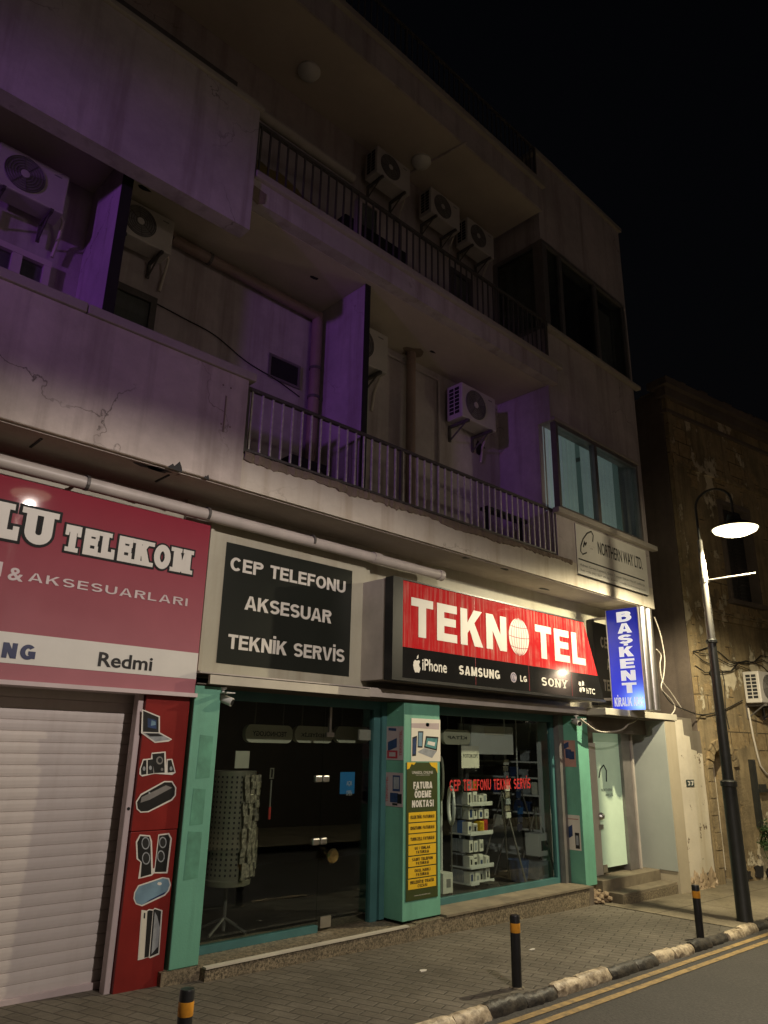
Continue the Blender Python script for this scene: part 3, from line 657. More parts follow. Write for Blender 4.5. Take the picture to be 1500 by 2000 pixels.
part('vent_frame', mb, M['alu'], v)
for px, py in ((3.2, 5.3), (4.35, 6.5)): pass
leaf(4.95, 5.35, Z2t, 8.35, YB-.001, M['purplewhite']); leaf(6.75, 7.2, Z2t, 8.2, YB-.001, M['rail'])
yb_ = D2+.16; q0, q1 = at(503, 222, yb_), at(690, 346, yb_); part('rolled_blind', MB().tube([(q0.x, yb_, (q0.z+q1.z)/2), (q1.x, yb_, (q0.z+q1.z)/2)], .055, 12), M['coping'], smooth=50)
q0 = at(700, 400, yb_); part('frame_post', MB().box(q0.x-.03, q0.x+.03, yb_-.03, yb_+.03, Z2t, 7.36), M['purplewhite'])
def onz(px, py, z): d = FW*FPX+RT*(px-750)-UP*(py-1000); return EYE+d*((z-EYE.z)/d.z)
part('ceiling_conduit', MB().tube([onz(800, 338, Z3b-.02), onz(860, 305, Z3b-.02), onz(912, 277, Z3b-.02)], .016, 6), M['wall'])
# ceiling lights, patches and fixings
for px, py, z in ((604, 137, Z3b-.01), (823, 313, Z3b-.01)):
    d = FW*FPX+RT*(px-750)-UP*(py-1000); p = EYE+d*((z-EYE.z)/d.z)
    part('ceiling_lamp', MB().lathe([(.13, 0), (.135, -.03), (.11, -.07), (.05, -.095), (0, -.10)], p, n=20), M['plastic'], smooth=40)
# drain pipes
mb = MB(); pz = at(200, 968, W-.16)
pz0 = at(0, 905, W-.18); pz1 = at(862, 1118, W-.18); zz = (pz0.z+pz1.z)/2
mb.tube([(-4, W-.18, zz+.02), (pz1.x, W-.18, zz-.02)], .052, 16)
dp = part('drain_pipe', mb, M['pvc'], smooth=50)
for px in (405, 160, 612): q = at(px, 1000, W-.18).x; part('pipe_clip', MB().tube([(q-.012, W-.18, zz), (q+.012, W-.18, zz)], .060, 14).box(q-.01, q+.01, W-.18, W+.01, zz+.03, zz+.05), M['rail'], dp)
q = at(735, 1080, W-.18).x; part('pipe_joint', MB().tube([(q-.05, W-.18, zz-.012), (q+.05, W-.18, zz-.012)], .060, 16).tube([(pz1.x-.05, W-.18, zz-.019), (pz1.x+.01, W-.18, zz-.02)], .060, 16), M['pvc'], dp, smooth=50)
a = at(350, 500, YB-.1); b = at(612, 615, YB-.1)
mb = MB(); zt = 6.28
mb.tube([(2.55, YB-.1, zt-.02), (4.36, YB-.1, zt-.06)], .055, 14); mb.tube([(4.36, YB-.1, zt-.02), (4.36, YB-.1, Z1t)], .06, 14)
dp = part('drain_pipe', mb, M['pvcbrown'], smooth=50)
mb = MB(); mb.tube([(2.55, YB-.1, zt-.02), (2.50, YB-.1, zt+.03), (2.46, YB-.1, zt+.2)], .06, 12); part('pipe_elbow', mb, M['pvcbrown'], dp, smooth=50)
part('pipe_clip', MB().tube([(2.95, YB-.1, zt-.03), (2.98, YB-.1, zt-.03)], .064, 12).tube([(4.36, YB-.1, 5.55), (4.36, YB-.1, 5.58)], .068, 12).tube([(4.36, YB-.1, 5.2), (4.36, YB-.1, 5.23)], .068, 12), M['rail'], dp)
part('thin_pipe', MB().tube([(2.7, YB-.03, zt+.06), (4.43, YB-.03, zt+.03), (4.445, YB-.05, zt-.05), (4.445, YB-.06, Z1t)], .014, 8), M['pvc'], smooth=60)
xq = at(800, 800, YB-.1).x
dp = part('drain_pipe', MB().tube([(xq, YB-.12, Z1t), (xq, YB-.12, Z2b-.01)], .06, 14), M['pvcbrown'], smooth=50)
mb = MB(); rnd = random.Random(9); n = 12
mb.add([(xq+(.15+rnd.uniform(-.04, .05))*math.cos(i*2*math.pi/n), YB-.14+(.12+rnd.uniform(-.03, .03))*math.sin(i*2*math.pi/n), Z2b-.014) for i in range(n)], [tuple(range(n))]); part('broken_plaster', mb, M['crumb'], dp)
a = at(857, 745, YB-.03); part('conduit', MB().tube([(5.05, YB-.03, Z2b-.12), (a.x, YB-.03, Z2b-.13), (a.x, YB-.03, Z1t)], .02, 8), M['wall'], smooth=60)
a = at(930, 865, YB); part('wall_hole', MB().prism([(0, 0), (.05, -.02), (.1, .01), (.12, .09), (.2, .13), (.1, .17), (.03, .2), (-.01, .12)], (a.x, YB, a.z-.15), AX, AY, .004), M['dark'])
part('slab_end_damage', MB().prism([(0, .16), (.02, 0), (.08, -.03), (.16, .03), (.17, .14)], (2.85, D2-.001, Z2b+.0), AX, AY, .004), M['crumb'], s2)
mb = MB(); rnd = random.Random(4)
def blob(cx, cy, r, n=9, sx=1): return [(cx+sx*r*(1+rnd.uniform(-.45, .35))*math.cos(2*math.pi*i/n), cy+r*(1+rnd.uniform(-.45, .35))*math.sin(2*math.pi*i/n)) for i in range(n)]
for px, py, r in ((615, 543, .03), (283, 368, .03), (845, 687, .025)):
    d = FW*FPX+RT*(px-750)-UP*(py-1000); p = EYE+d*((Z2b-.012-EYE.z)/d.z); mb.add([(a_, b_, Z2b-.013) for a_, b_ in blob(p.x, p.y, r, 8, 1.8)], [tuple(range(8))])
part('ceiling_fixing_hole', mb, M['dark'], s2)
mb = MB()
for px, py, r in ((345, 900, .05), (325, 905, .035), (1020, 1105, .04), (1060, 1150, .05), (930, 1085, .03), (290, 900, .03)):
    d = FW*FPX+RT*(px-750)-UP*(py-1000); p = EYE+d*((Z1b-.014-EYE.z)/d.z); mb.add([(a_, b_, Z1b-.0145) for a_, b_ in blob(p.x, max(p.y, DS+.08), r, 9, 2.2)], [tuple(range(9))])
for px in (70, 345):
    d = FW*FPX+RT*(px-750)-UP*(865+(px-70)*.2-1000); p = EYE+d*((Z1b-.014-EYE.z)/d.z); mb.box(p.x-.008, p.x+.008, DS+.12, W-.2, Z1b-.020, Z1b-.0125)
part('soffit_crack', mb, M['dark'], s1)
mb = MB()
for px, py, s_ in ((345, 893, .05), (405, 917, .02)): p = at(px, py, DS-.006); mb.prism([(-s_*1.4, -.01), (-s_*.5, s_*.6), (-.2*s_, s_*.3), (s_*.6, s_*1.3), (s_, s_*.5), (s_*1.2, -.02)], (p.x, DS-.006, Z1b+.004), AX, AY, .002)
part('chipped_edge', mb, M['dark'], p1)
mb = MB(); p = at(440, 790, DS-.006); mb.box(p.x-.006, p.x+.006, DS-.009, DS-.006, p.z-.25, p.z+.08)
for px, py in ((436, 752), (451, 758), (432, 828), (449, 834)): p = at(px, py, DS-.006); mb.prism(arc(0, 0, .008, .008, 0, 315, 7), (p.x, DS-.006, p.z), AX, AY, .002)
part('rust_mark', mb, M['crumb'], p1)

# ------------------------------------------------------------------ ground floor shop front
ZS = 2.06                                # soffit over the shop windows
mb = MB(); mb.box(3.08, 4.80, LG-.012, LG+.02, ZS+.005, ZS+.075); part('ledge', mb, M['ledge'])
mb = MB(); mb.box(4.802, 8.62, LG, LG+.04, ZS+.012, ZS+.085); mb.box(3.0, 8.62, LG+.02, W+.011, ZS+.0852, ZS+.096); lgd = part('ledge', mb, M['pvc'])
mb = MB(); mb.box(3.0, 8.62, LG+.041, G+.02, ZS, ZS+.01)
for k in range(4): mb.box(3.0, 8.62, LG+.07+k*.075, LG+.085+k*.075, ZS-.006, ZS-.0005)
part('soffit', mb, M['soffit'])
def pillar(x0, x1, z0):
    mb = MB(); mb.box(x0, x1, P, G+.1, z0, ZS-.008); return part('pillar', mb, M['green'], bevel=.006)
PL1, PL2, PL3 = (3.0, 3.235), (5.33, 5.855), (8.45, 8.70)
pi1 = pillar(*PL1, .09); pi2 = pillar(*PL2, .10); pi3 = pillar(*PL3, .085)
M['fademark'] = plain('faded_paint_patch', (.11, .33, .22), .7, 0, .45, 8)
for (x, z, w_, h_) in ((3.075, 1.36, .12, .32), (3.06, 1.03, .11, .26), (3.05, .66, .12, .33)): part('faded_poster_mark', MB().prism([(p_[0]*w_, p_[1]*h_) for p_ in ((0, 0), (.98, .02), (1, .97), (.03, 1))], (x, P-.0005, z), AX, AY, .0012), M['fademark'], pi1)
mb = MB(); mb.box(2.94, 3.245, P-.01, P+.1, -.3, .088); part('plinth', mb, M['granite'], pi1)
mb = MB(); mb.box(8.40, 8.56, P-.03, P+.12, -.3, .083); part('plinth', mb, M['soffit'], pi3)
mb = MB(); rnd = random.Random(8)
for i in range(34):
    x = 8.58+rnd.uniform(0, .30); rock(mb, (x, P-.02+rnd.uniform(-.07, .10), gz(x)+rnd.uniform(-.01, .17)*(1-(x-8.58)/.42)), rnd.uniform(.018, .055), rnd)
mb.hexa([(8.57, P-.02, -.3), (8.82, P-.02, -.3), (8.82, P+.2, -.3), (8.57, P+.2, -.3)], [(8.57, P-.0, .07), (8.76, P+.02, .0), (8.8, P+.2, .02), (8.57, P+.2, .08)])
part('broken_plinth', mb, M['rubble'], pi3)
# granite step along the shop front
mb = MB(); mb.box(3.246, 5.46, LG-.02, G+.3, -.3, .075); mb.box(5.46, 8.42, LG+.005, G+.3, -.3, .085)
st = part('shop_step', mb, M['granite'])
mb = MB(); mb.box(3.246, 5.33, LG-.032, LG+.02, .0752, .088); part('step_nosing', mb, M['ledge'], st)
mb = MB(); mb.box(5.86, 8.44, LG-.012, G-.02, .0852, .105); part('window_sill', mb, M['stepstone'], st)
# glazing
def frame(x0, x1, z0, z1, Y, fw, mat, parent, extra=()):
    mb = MB(); mb.box(x0, x1, Y-.03, Y+.03, z0, z0+fw); mb.box(x0, x1, Y-.03, Y+.03, z1-fw*1.5, z1); mb.box(x0, x0+fw, Y-.028, Y+.028, z0+fw, z1-fw*1.5); mb.box(x1-fw, x1, Y-.028, Y+.028, z0+fw, z1-fw*1.5)
    for e in extra: mb.box(*e)
    return mb
sw = part('shop_window', MB().box(3.25, 4.56, G-.03, G+.03, .076, .131).box(3.25, 4.56, G-.03, G+.03, ZS-.086, ZS-.003).box(3.25, 3.305, G-.028, G+.028, .131, ZS-.086), M['greenframe'])
part('pane', MB().box(3.305, 4.56, G-.004, G+.004, .131, ZS-.086), M['glass'], sw)
gd = part('glass_door', MB().box(4.562, 5.17, G-.005, G+.005, .10, ZS-.086), M['glass'])
part('door_frame', MB().box(4.562, 5.30, G-.03, G+.03, ZS-.085, ZS-.003).box(5.175, 5.262, G-.03, G+.03, .076, ZS-.086).box(5.264, 5.328, G-.06, G+.03, .09, ZS-.004), M['greenframe'], gd)
for z in (1.33, .80):
    part('lock_plate', MB().box(4.475, 4.555, G-.022, G+.022, z-.03, z+.03).box(4.567, 4.64, G-.022, G+.022, z-.03, z+.03), M['chrome'], gd, bevel=.012)
part('door_knob', MB().lathe([(.02, 0), (.02, .035), (.05, .05), (.062, .075), (.05, .095), (0, .10)], (4.66, G-.005, .68), (0, -1, 0), 20), M['brass'], gd, smooth=40)
part('patch_fitting', MB().box(4.60, 4.72, G-.015, G+.015, .10, .19), M['chrome'], gd)
part('patch_fitting', MB().box(4.62, 4.645, G-.012, G+.012, 1.74, ZS-.09).box(4.59, 4.68, G-.016, G+.016, 1.70, 1.74), M['chrome'], gd)
part('door_closer', MB().box(5.02, 5.17, G+.006, G+.03, 1.68, 1.78), M['coping'], gd)
sw2 = part('shop_window', frame(5.88, 8.33, .106, ZS-.003, G, .06, M['greenframe'], B), M['greenframe'])
part('pane', MB().box(5.94, 8.27, G-.004, G+.004, .166, ZS-.093), M['glass'], sw2)
part('frame_post', MB().box(8.335, 8.445, G-.10, G+.03, .106, ZS-.004), M['alu'], sw2)
# room behind the shop windows
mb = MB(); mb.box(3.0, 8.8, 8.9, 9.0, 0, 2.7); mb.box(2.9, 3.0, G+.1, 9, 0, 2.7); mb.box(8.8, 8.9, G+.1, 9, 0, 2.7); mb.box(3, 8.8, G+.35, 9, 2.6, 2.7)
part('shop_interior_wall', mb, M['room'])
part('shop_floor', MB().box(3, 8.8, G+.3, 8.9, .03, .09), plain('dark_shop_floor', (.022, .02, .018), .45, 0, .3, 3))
# entrance on the right: step, door, wing wall, canopy
mb = MB(); mb.box(8.75, 10.24, 5.22, 5.75, -.4, .125); part('entrance_step', mb, M['stepstone'], bevel=.006)
mb = MB(); mb.box(8.82, 10.24, 5.0, 5.219, -.4, .0); part('entrance_step', mb, M['stepstone'], bevel=.006)
part('step_face', MB().box(8.83, 10.235, 4.992, 4.999, -.3, -.03), M['granite'])
YE = 5.46
ed = part('entrance_door', MB().box(8.93, 9.16, YE-.02, YE+.03, .13, 1.73).box(8.72, 9.92, YE-.02, YE+.03, 2.02, ZS+.07), M['doorwhite'])
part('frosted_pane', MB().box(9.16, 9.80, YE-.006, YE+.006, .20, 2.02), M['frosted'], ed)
part('door_frame', MB().box(9.80, 10.04, YE-.05, YE+.05, .13, 2.02).box(8.9, 9.8, YE-.035, YE+.03, 2.0, 2.05), M['alu'], ed)
part('door_frame', MB().box(10.045, 10.09, YE-.07, YE+.05, .13, 2.02), M['pvc'], ed)
part('head_box', MB().box(8.72, 10.24, 5.25, YE-.06, 1.86, ZS+.06), M['soffit'], ed)
part('lock', MB().lathe([(.045, 0), (.05, .02), (.03, .05), (0, .055)], (9.17, YE-.02, .82), (0, -1, 0), 16).box(9.12, 9.22, YE-.03, YE-.02, .66, .72), M['chrome'], ed)
part('patch_fitting', MB().box(9.17, 9.27, YE-.02, YE-.006, .15, .24), M['chrome'], ed)
mb = MB(); mb.tube([(9.22, YE-.012, 1.29), (9.27, YE-.012, 1.40), (9.36, YE-.012, 1.45), (9.42, YE-.012, 1.38), (9.40, YE-.012, 1.24)], .008, 6); lg_ = part('swoosh_emblem', mb, M['matblk'], ed)
text_mesh('lettering', 'NORTHERN', (9.26, YE-.008, 1.12), AX, AY, .27, .032, M['matblk'], ed); text_mesh('lettering', 'WAY LTD.', (9.36, YE-.008, 1.055), AX, AY, .2, .03, M['matblk'], ed)
mb = MB()
mb.hexa([(10.25, DS, -.4), (10.56, DS, -.4), (10.56, 5.9, -.4), (10.25, 5.9, -.4)], [(10.25, DS, 2.06), (10.56, DS, 2.06), (10.56, 5.9, 2.06), (10.25, 5.9, 2.06)]); part('wing_wall', mb, M['tanwall'])
part('grey_wall_panel', MB().box(10.236, 10.249, DS+.01, 5.5, .126, 2.055), M['greywall'])
mb = MB(); mb.box(8.63, 10.60, DS-.02, W+.01, 2.066, 2.15); part('entrance_canopy', mb, M['ledge'], bevel=.006)
part('soffit_board', MB().box(8.63, 10.24, DS+.02, 5.24, 2.055, 2.0645), M['soffit'])
# roller shutter of the pink shop
YS = 5.50
gx0 = at(240, 1700, YS).x; ra, rb = at(231, 1700, 5.325).x, at(253, 1650, 5.30).x-.006
mb = MB(); z = .05; per = .074; prof = []
while z < 2.05:
    prof += [(YS, z), (YS-.003, z+per*.25), (YS-.004, z+per*.6), (YS-.002, z+per*.90), (YS+.005, z+per*.94)]; z += per
vs = [(x, y, zz_) for y, zz_ in prof for x in (-4, gx0-.05)]
mb.add(vs, [(2*i, 2*i+1, 2*i+3, 2*i+2) for i in range(len(prof)-1)])
sh = part('roller_shutter', mb, M['shutter'])
part('bottom_rail', MB().box(-4, gx0-.05, YS-.03, YS+.02, -.03, .05), M['purplewhite'], sh)
mb = MB(); mb.box(ra, rb, 5.325, 5.40, -.06, 2.03); part('guide_rail', mb, M['purplewhite'], sh, bevel=.006)
mb = MB(); mb.box(gx0-.05, gx0-.001, YS-.012, YS+.04, -.06, 2.06)
z = .2
while z < 1.6: mb.prism(blob(0, 0, .018, 8, .8), (gx0-.052, YS-.013, z), AX, AY, .004); z += .074
part('guide_gap', mb, M['matblk'], sh)
part('keyhole', MB().prism(arc(0, 0, .012, .012, 0, 315, 7), ((ra+rb)/2, 5.325, 1.16), AX, AY, .004), M['matblk'], sh)
part('shop_threshold', MB().box(-4, 2.92, YS-.08, YS+.4, -.4, -.032), M['granite'])
part('shutter_side_wall', MB().box(2.902, 2.99, 5.34, 5.7, -.3, 2.0), M['dark'])
# ================================================================== signs on the facade
YT = 5.27
a = at(403, 1027, YT); b = at(387, 1350, YT); tx1 = at(396, 1190, YT).x; tz1 = at(200, 975, YT).z; tz0 = at(250, 1345, YT).z
S = thing('shop_sign', 'wide pink and red shop sign with outlined slab lettering above the closed shutter', 'shop sign', (1.5, YT, tz0))
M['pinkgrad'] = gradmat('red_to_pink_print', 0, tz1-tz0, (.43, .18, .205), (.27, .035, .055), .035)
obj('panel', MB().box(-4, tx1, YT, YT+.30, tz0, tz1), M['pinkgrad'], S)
obj('bottom_trim', MB().box(-4, tx1+.01, YT-.03, YT+.30, tz0-.03, tz0-.001), M['purplewhite'], S)
bz1 = at(200, 1255, YT).z; bz0 = at(200, 1311, YT).z
obj('white_band', rect(-4, tx1-.003, bz0, bz1, YT-.001), M['signwhite'], S)
for txt, tl, br in (('LU', (0, 979), (97, 1069)), ('TELEKOM', (130, 1024), (369, 1122))):
    t_ = .27; kw = dict(t=t_, space=.13, slab=True)
    obj('letter_outline', wordpx(txt, tl, br, YT-.001, g=.075, depth=.003, **kw), M['matblk'], S)
    obj('lettering', wordpx(txt, tl, br, YT-.001, depth=.006, **kw), M['white'], S)
obj('lettering', wordpx('& AKSESUARLARI'[2:], (57, 1118), (365, 1184), YT-.001, t=.15, space=.17), M['purplewhite'], S)
textpx('lettering', '&', (18, 1107), (44, 1137), YT-.001, M['purplewhite'], S, offset=.02)
textpx('lettering', 'I', (-4, 1096), (1, 1126), YT-.001, M['purplewhite'], S, offset=.02)
obj('lettering', wordpx('NG', (7, 1254), (67, 1290), YT-.003, t=.25, space=.16), M['navy'], S)
textpx('lettering', 'Redmi', (194, 1273), (296, 1311), YT-.003, M['blk'], S, offset=.022)

CZ1, CZ0 = at(560, 1063, W).z, at(560, 1330, W).z
S = thing('shop_sign', 'black sign with three lines of white letters in a cream metal frame', 'shop sign', (3.9, W, CZ0))
cx0, cx1 = 3.105, 4.93
obj('frame_panel', MB().box(cx0, cx1, W-.06, W+.011, CZ0-.0, CZ1+.035).box(cx1+.012, 5.0, W-.045, W+.011, CZ0, CZ1+.05).box(cx0-.012, cx0+.02, W-.085, W-.0605, CZ0+.01, CZ1+.035).box(cx0+.021, cx1, W-.08, W-.0605, CZ1+.012, CZ1+.035), M['fascia'], S)
px0, px1 = at(432, 1180, W-.06), at(685, 1200, W-.06); pz1 = at(437, 1057, W-.06).z; pz0 = at(560, 1309, W-.06).z
obj('panel', MB().box(px0.x, px1.x, W-.064, W-.0605, pz0, pz1), M['blackpanel'], S)
for txt, tl, br in (('CEP TELEFONU', (451, 1087), (674, 1159)), ('AKSESUAR', (479, 1163), (646, 1218)), ('TEKNİK SERVİS', (446, 1238), (672, 1294))):
    obj('lettering', wordpx(txt, tl, br, W-.0645, t=.19, space=.06), M['white'], S)

# the red lightbox
tl, tr, br, bl = (783, 1132), (1139, 1216), (1180, 1367), (788, 1323)
A = [at(*q, T) for q in (tl, tr, br, bl)]; zt = (A[0].z+A[1].z)/2; zb = (A[2].z+A[3].z)/2; xl = (A[0].x+A[3].x)/2; xtr, xbr = A[1].x, A[2].x
S = thing('lightbox_sign', 'red and black lightbox with big cream letters and a white globe, sloping right end', 'shop sign', (6.8, T, zb))
fr = .075
zred = at(788, 1263, T).z
def lerp(z): return xtr+(xbr-xtr)*(zt-z)/(zt-zb)
obj('housing', MB().prism([(xl-.13, zb-.02), (lerp(zb)+.02, zb-.02), (lerp(zt)+.02, zt+.015), (xl-.13, zt+.015)], (0, W+.005, 0), AX, AY, W-T-.02), M['pvc'], S)
mb = MB(); mb.box(xl-.14, xl-.002, T-.012, T+.10, zb-.03, zt+.02); mb.box(xl-.002, lerp(zb)+.02, T-.010, T+.10, zb-.03, zb-.002); mb.box(xl-.002, lerp(zt), T-.010, T+.10, zt+.002, zt+.018)
obj('black_frame', mb, M['blk'], S)
obj('red_panel', MB().prism([(xl, zred), (lerp(zred), zred), (lerp(zt), zt), (xl, zt)], (0, T, 0), AX, AY, .002), M['tekred'], S)
obj('black_band', MB().prism([(xl, zb), (lerp(zb), zb), (lerp(zred), zred), (xl, zred-.001)], (0, T, 0), AX, AY, .002), plain('glossy_black_acrylic', (.014, .014, .014), .07, 0, .2, 4), S)
mb = MB()
for u in (.30, .56, .80): mb.box(xl+(xbr-xl)*u-.002, xl+(xbr-xl)*u+.002, T-.0028, T-.0019, zb+.004, zred if u == .80 else zt-.004)
obj('panel_seam', mb, M['picred'], S)
kw = dict(t=.215, space=.11)
Y_ = T-.0022
obj('lettering', wordpx('TEKN', (803, 1166), (990, 1273), Y_, **kw), M['white'], S)
obj('lettering', wordpx('TEL', (1044, 1219), (1144, 1300), Y_, **kw), M['white'], S)
c = at(1013.5, 1244, Y_); rx = (at(1033, 1248, Y_).x-at(994, 1240, Y_).x)/2; rz = (at(1013, 1208, Y_).z-at(1014, 1280, Y_).z)/2
gl = obj('globe_emblem', MB().prism(arc(0, 0, rx, rz, 0, 350, 35), (c.x, Y_, c.z), AX, AY, .002), M['white'], S)
mb = MB()
def line2(pts, hw, Y, d): 
    l, r = ribbon(pts, hw, False); k = len(l); mb.add([(l[i].x, Y-d, l[i].y) if j == 0 else (r[i].x, Y-d, r[i].y) for i in range(k) for j in (0, 1)], [(2*i, 2*i+1, 2*i+3, 2*i+2) for i in range(k-1)])
for f in (-.75, -.5, -.25, 0, .25, .5, .75): line2([(c.x+rx*f*math.cos(R(t_)), c.z+rz*math.sin(R(t_))) for t_ in range(-80, 81, 10)], .004, Y_, .0026)
for f in (-.55, 0, .55): line2([(c.x+rx*math.sqrt(1-f*f)*s_, c.z+rz*(f-.06*(1-s_*s_))) for s_ in [i/6-1 for i in range(13)]], .004, Y_, .0028)
obj('globe_lines', mb, M['picred'], gl)
a_ = at(814, 1297, Y_); q = .075
apple = [(-.05, .32), (-.22, .36), (-.40, .22), (-.44, -.02), (-.36, -.3), (-.2, -.5), (-.08, -.49), (.02, -.45), (.12, -.49), (.26, -.5), (.38, -.3), (.44, -.16), (.30, -.06), (.26, .08), (.31, .2), (.40, .26), (.28, .36), (.10, .33)]
mb = MB(); mb.prism([(x*.115, z*.14) for x, z in apple], (a_.x, Y_, a_.z-.012), AX, AY, .002); mb.prism([(-.003, .055), (.003, .08), (.02, .098), (.022, .08), (.013, .06)], (a_.x, Y_, a_.z-.006), AX, AY, .002)
obj('fruit_emblem', mb, M['white'], S)
textpx('lettering', 'iPhone', (824.5, 1286), (872.5, 1315), Y_, M['white'], S, offset=.015)
obj('lettering', wordpx('SAMSUNG', (896, 1299), (976, 1327), Y_, t=.22, space=.14), M['white'], S)
c = at(1003, 1323, Y_); mb = MB(); mb.prism(arc(0, 0, .055, .055, 0, 345, 23), (c.x, Y_, c.z), AX, AY, .002); em = obj('round_emblem', mb, plain('mauve_emblem', (.42, .36, .42), .4), S)
mb = MB(); line2([(c.x+.038*math.cos(R(t_)), c.z+.038*math.sin(R(t_))) for t_ in range(20, 331, 15)], .004, Y_, .003); line2([(c.x-.003, c.z+.022), (c.x-.003, c.z-.02), (c.x+.014, c.z-.02)], .004, Y_, .0032); obj('emblem_lines', mb, M['navy'], em)
obj('lettering', wordpx('LG', (1015.5, 1319), (1029, 1332.5), Y_, t=.2, space=.14), M['white'], S)
obj('lettering', wordpx('SONY', (1057, 1322), (1108, 1345), Y_, t=.19, space=.14, slab=True), M['white'], S)
c = at(1136, 1341, Y_); mb = MB()
for k in range(4): mb.prism([(x*math.cos(R(90*k+20))-z*math.sin(R(90*k+20)), x*math.sin(R(90*k+20))+z*math.cos(R(90*k+20))) for x, z in ((.008, .005), (.06, .0), (.075, .035), (.045, .06), (.02, .04))], (c.x, Y_, c.z), AX, AY, .002+.0002*k)
obj('swirl_emblem', mb, M['white'], S)
textpx('lettering', 'hTC', (1145, 1343.5), (1162, 1356.5), Y_, M['white'], S, offset=.02)

# second black sign, half hidden behind the blue lightbox
W2 = W-.05; sx0 = at(1162, 1290, W2).x; z1, z0 = at(1162, 1216, W2).z, at(1180, 1376, W2).z
S = thing('shop_sign', 'dark sign panel half hidden behind the blue lightbox', 'shop sign', (9.6, W, z0))
obj('panel', MB().box(sx0, 10.45, W2-.02, W+.011, z0, z1), M['blackpanel'], S)
obj('edge', MB().box(sx0-.05, sx0-.001, W2-.03, W+.011, z0-.02, z1+.03), M['blk'], S)
e0 = at(1172, 1243, W2-.021); hh = .155
for txt, zz_, x0_, x1_ in (('CEP TELEFONU', e0.z-hh, e0.x, e0.x+1.02), ('AKSESUAR', e0.z-.30-hh, e0.x+.13, e0.x+.88), ('TEKNİK SERVİS', e0.z-.60-hh, e0.x, e0.x+1.02)):
    obj('lettering', word(txt, (x0_, W2-.0205, zz_), AX, AY, x1_-x0_, hh, t=.19, space=.06), M['white'], S)

# the projecting blue lightbox
XB, YB0, YB1 = 9.24, 4.70, 5.18
zb0 = atX(1241, 1386, XB).z; zb1 = atX(1214, 1189, XB).z
BLUE_TUBE = (0, -.17, .09)
S = thing('lightbox_sign', 'glowing blue projecting lightbox with white block letters one above another', 'shop sign', (XB, 4.94, zb0))
HB = zb1-zb0; WBX = YB1-YB0
obj('blue_face', MB().box(XB, XB+.02, YB0+.012, YB1-.005, zb0, zb1), lightbox_blue(), S)
obj('steel_casing', MB().box(XB+.021, XB+.33, YB0+.02, YB1, zb0-.005, zb1+.005).box(XB-.004, XB+.02, YB0, YB0+.011, zb0-.01, zb1+.01).box(XB-.004, XB+.02, YB1-.004, YB1+.008, zb0, zb1), M['chrome'], S)
mb = MB(); mb.tube([(XB+.09, YB0+.012, zb0), (XB+.09, YB0+.012, zb1)], .07, 14); mb.tube([(XB+.26, YB0+.012, zb0), (XB+.26, YB0+.012, zb1)], .07, 14); obj('rounded_edge', mb, M['chrome'], S, smooth=50)
M['litwhite'] = plain('backlit_white_letters', (.75, .75, .75), .3, 0, .05, 5, emit=(.75, .8, 1), es=.45)
for ch, v0, v1 in (('B', .03, .135), ('A', .15, .25), ('Ş', .265, .355), ('K', .385, .485), ('E', .505, .60), ('N', .62, .72), ('T', .74, .84)):
    obj('letter', word(ch, (XB-.0005, YB1-WBX*.33, zb1-HB*v1), (0, -1, 0), AY, WBX*.44, HB*(v1-v0), t=.235), M['litwhite'], S)
obj('lettering', word('KİRALIK', (XB-.0005, YB1-WBX*.07, zb1-HB*.965), (0, -1, 0), AY, WBX*.52, HB*.085, t=.20, space=.10), M['litwhite'], S)
obj('lettering', word('ARAÇ', (XB-.0005, YB1-WBX*.64, zb1-HB*.965), (0, -1, 0), AY, WBX*.32, HB*.085, t=.20, space=.10), M['litwhite'], S)
obj('bracket', MB().tube([(XB+.1, YB1, zb1-.08), (XB+.1, W+.01, zb1-.08)], .02, 8).tube([(XB+.1, YB1, zb0+.15), (XB+.1, W+.01, zb0+.15)], .02, 8), M['acwhite'], S)

# company board on the bay
a = at(1121, 1024, DS); b = at(1263, 1163, DS); nz0 = at(1127, 1119, DS).z; nx0, nx1 = a.x+.01, at(1263, 1120, DS).x
nz1 = WL0-.10
S = thing('company_board', 'white company board with thin black lettering and a looped emblem below the teal window', 'sign', (8.9, DS, nz0))
obj('board', MB().box(nx0, nx1, DS-.012, DS-.001, nz0, nz1), M['signwhite'], S); Y_ = DS-.0125
def npx(x, y): return (1100+x/7.5, 990+y/7.5)
textpx('lettering', 'NORTHERN WAY LTD.', npx(500, 505), npx(1165, 925), Y_, M['blk'], S, offset=.008)
mb = MB()
for p_, q_ in ((npx(225, 755), npx(1190, 1085)), (npx(215, 985), npx(1235, 1305))):
    u0, u1 = at(*p_, Y_), at(*q_, Y_); z_ = (u0.z+u1.z)/2; mb.box(u0.x, u1.x, Y_-.002, Y_, z_-.009, z_+.009)
obj('rule', mb, M['blk'], S)
mb = MB(); lp = [npx(*q) for q in ((430, 510), (440, 420), (410, 360), (350, 385), (290, 470), (258, 570), (255, 650), (285, 695), (345, 670))]
line2([(at(*q, Y_).x, at(*q, Y_).z) for q in lp], .009, Y_, .002)
lp = [npx(*q) for q in ((295, 590), (310, 520), (325, 555), (340, 520))]; line2([(at(*q, Y_).x, at(*q, Y_).z) for q in lp], .012, Y_, .0022); obj('loop_emblem', mb, M['blk'], S)
textpx('lettering', 'NORTHERN', npx(350, 555), npx(465, 600), Y_, M['acgrey'], S); textpx('lettering', 'WAY', npx(395, 600), npx(435, 632), Y_, M['acgrey'], S)
textpx('lettering', 'Adres: Girne Caddesi, Şehit Tuncer Sokak No:37 Lefkoşa', npx(245, 820), npx(1195, 1175), Y_, M['acgrey'], S)
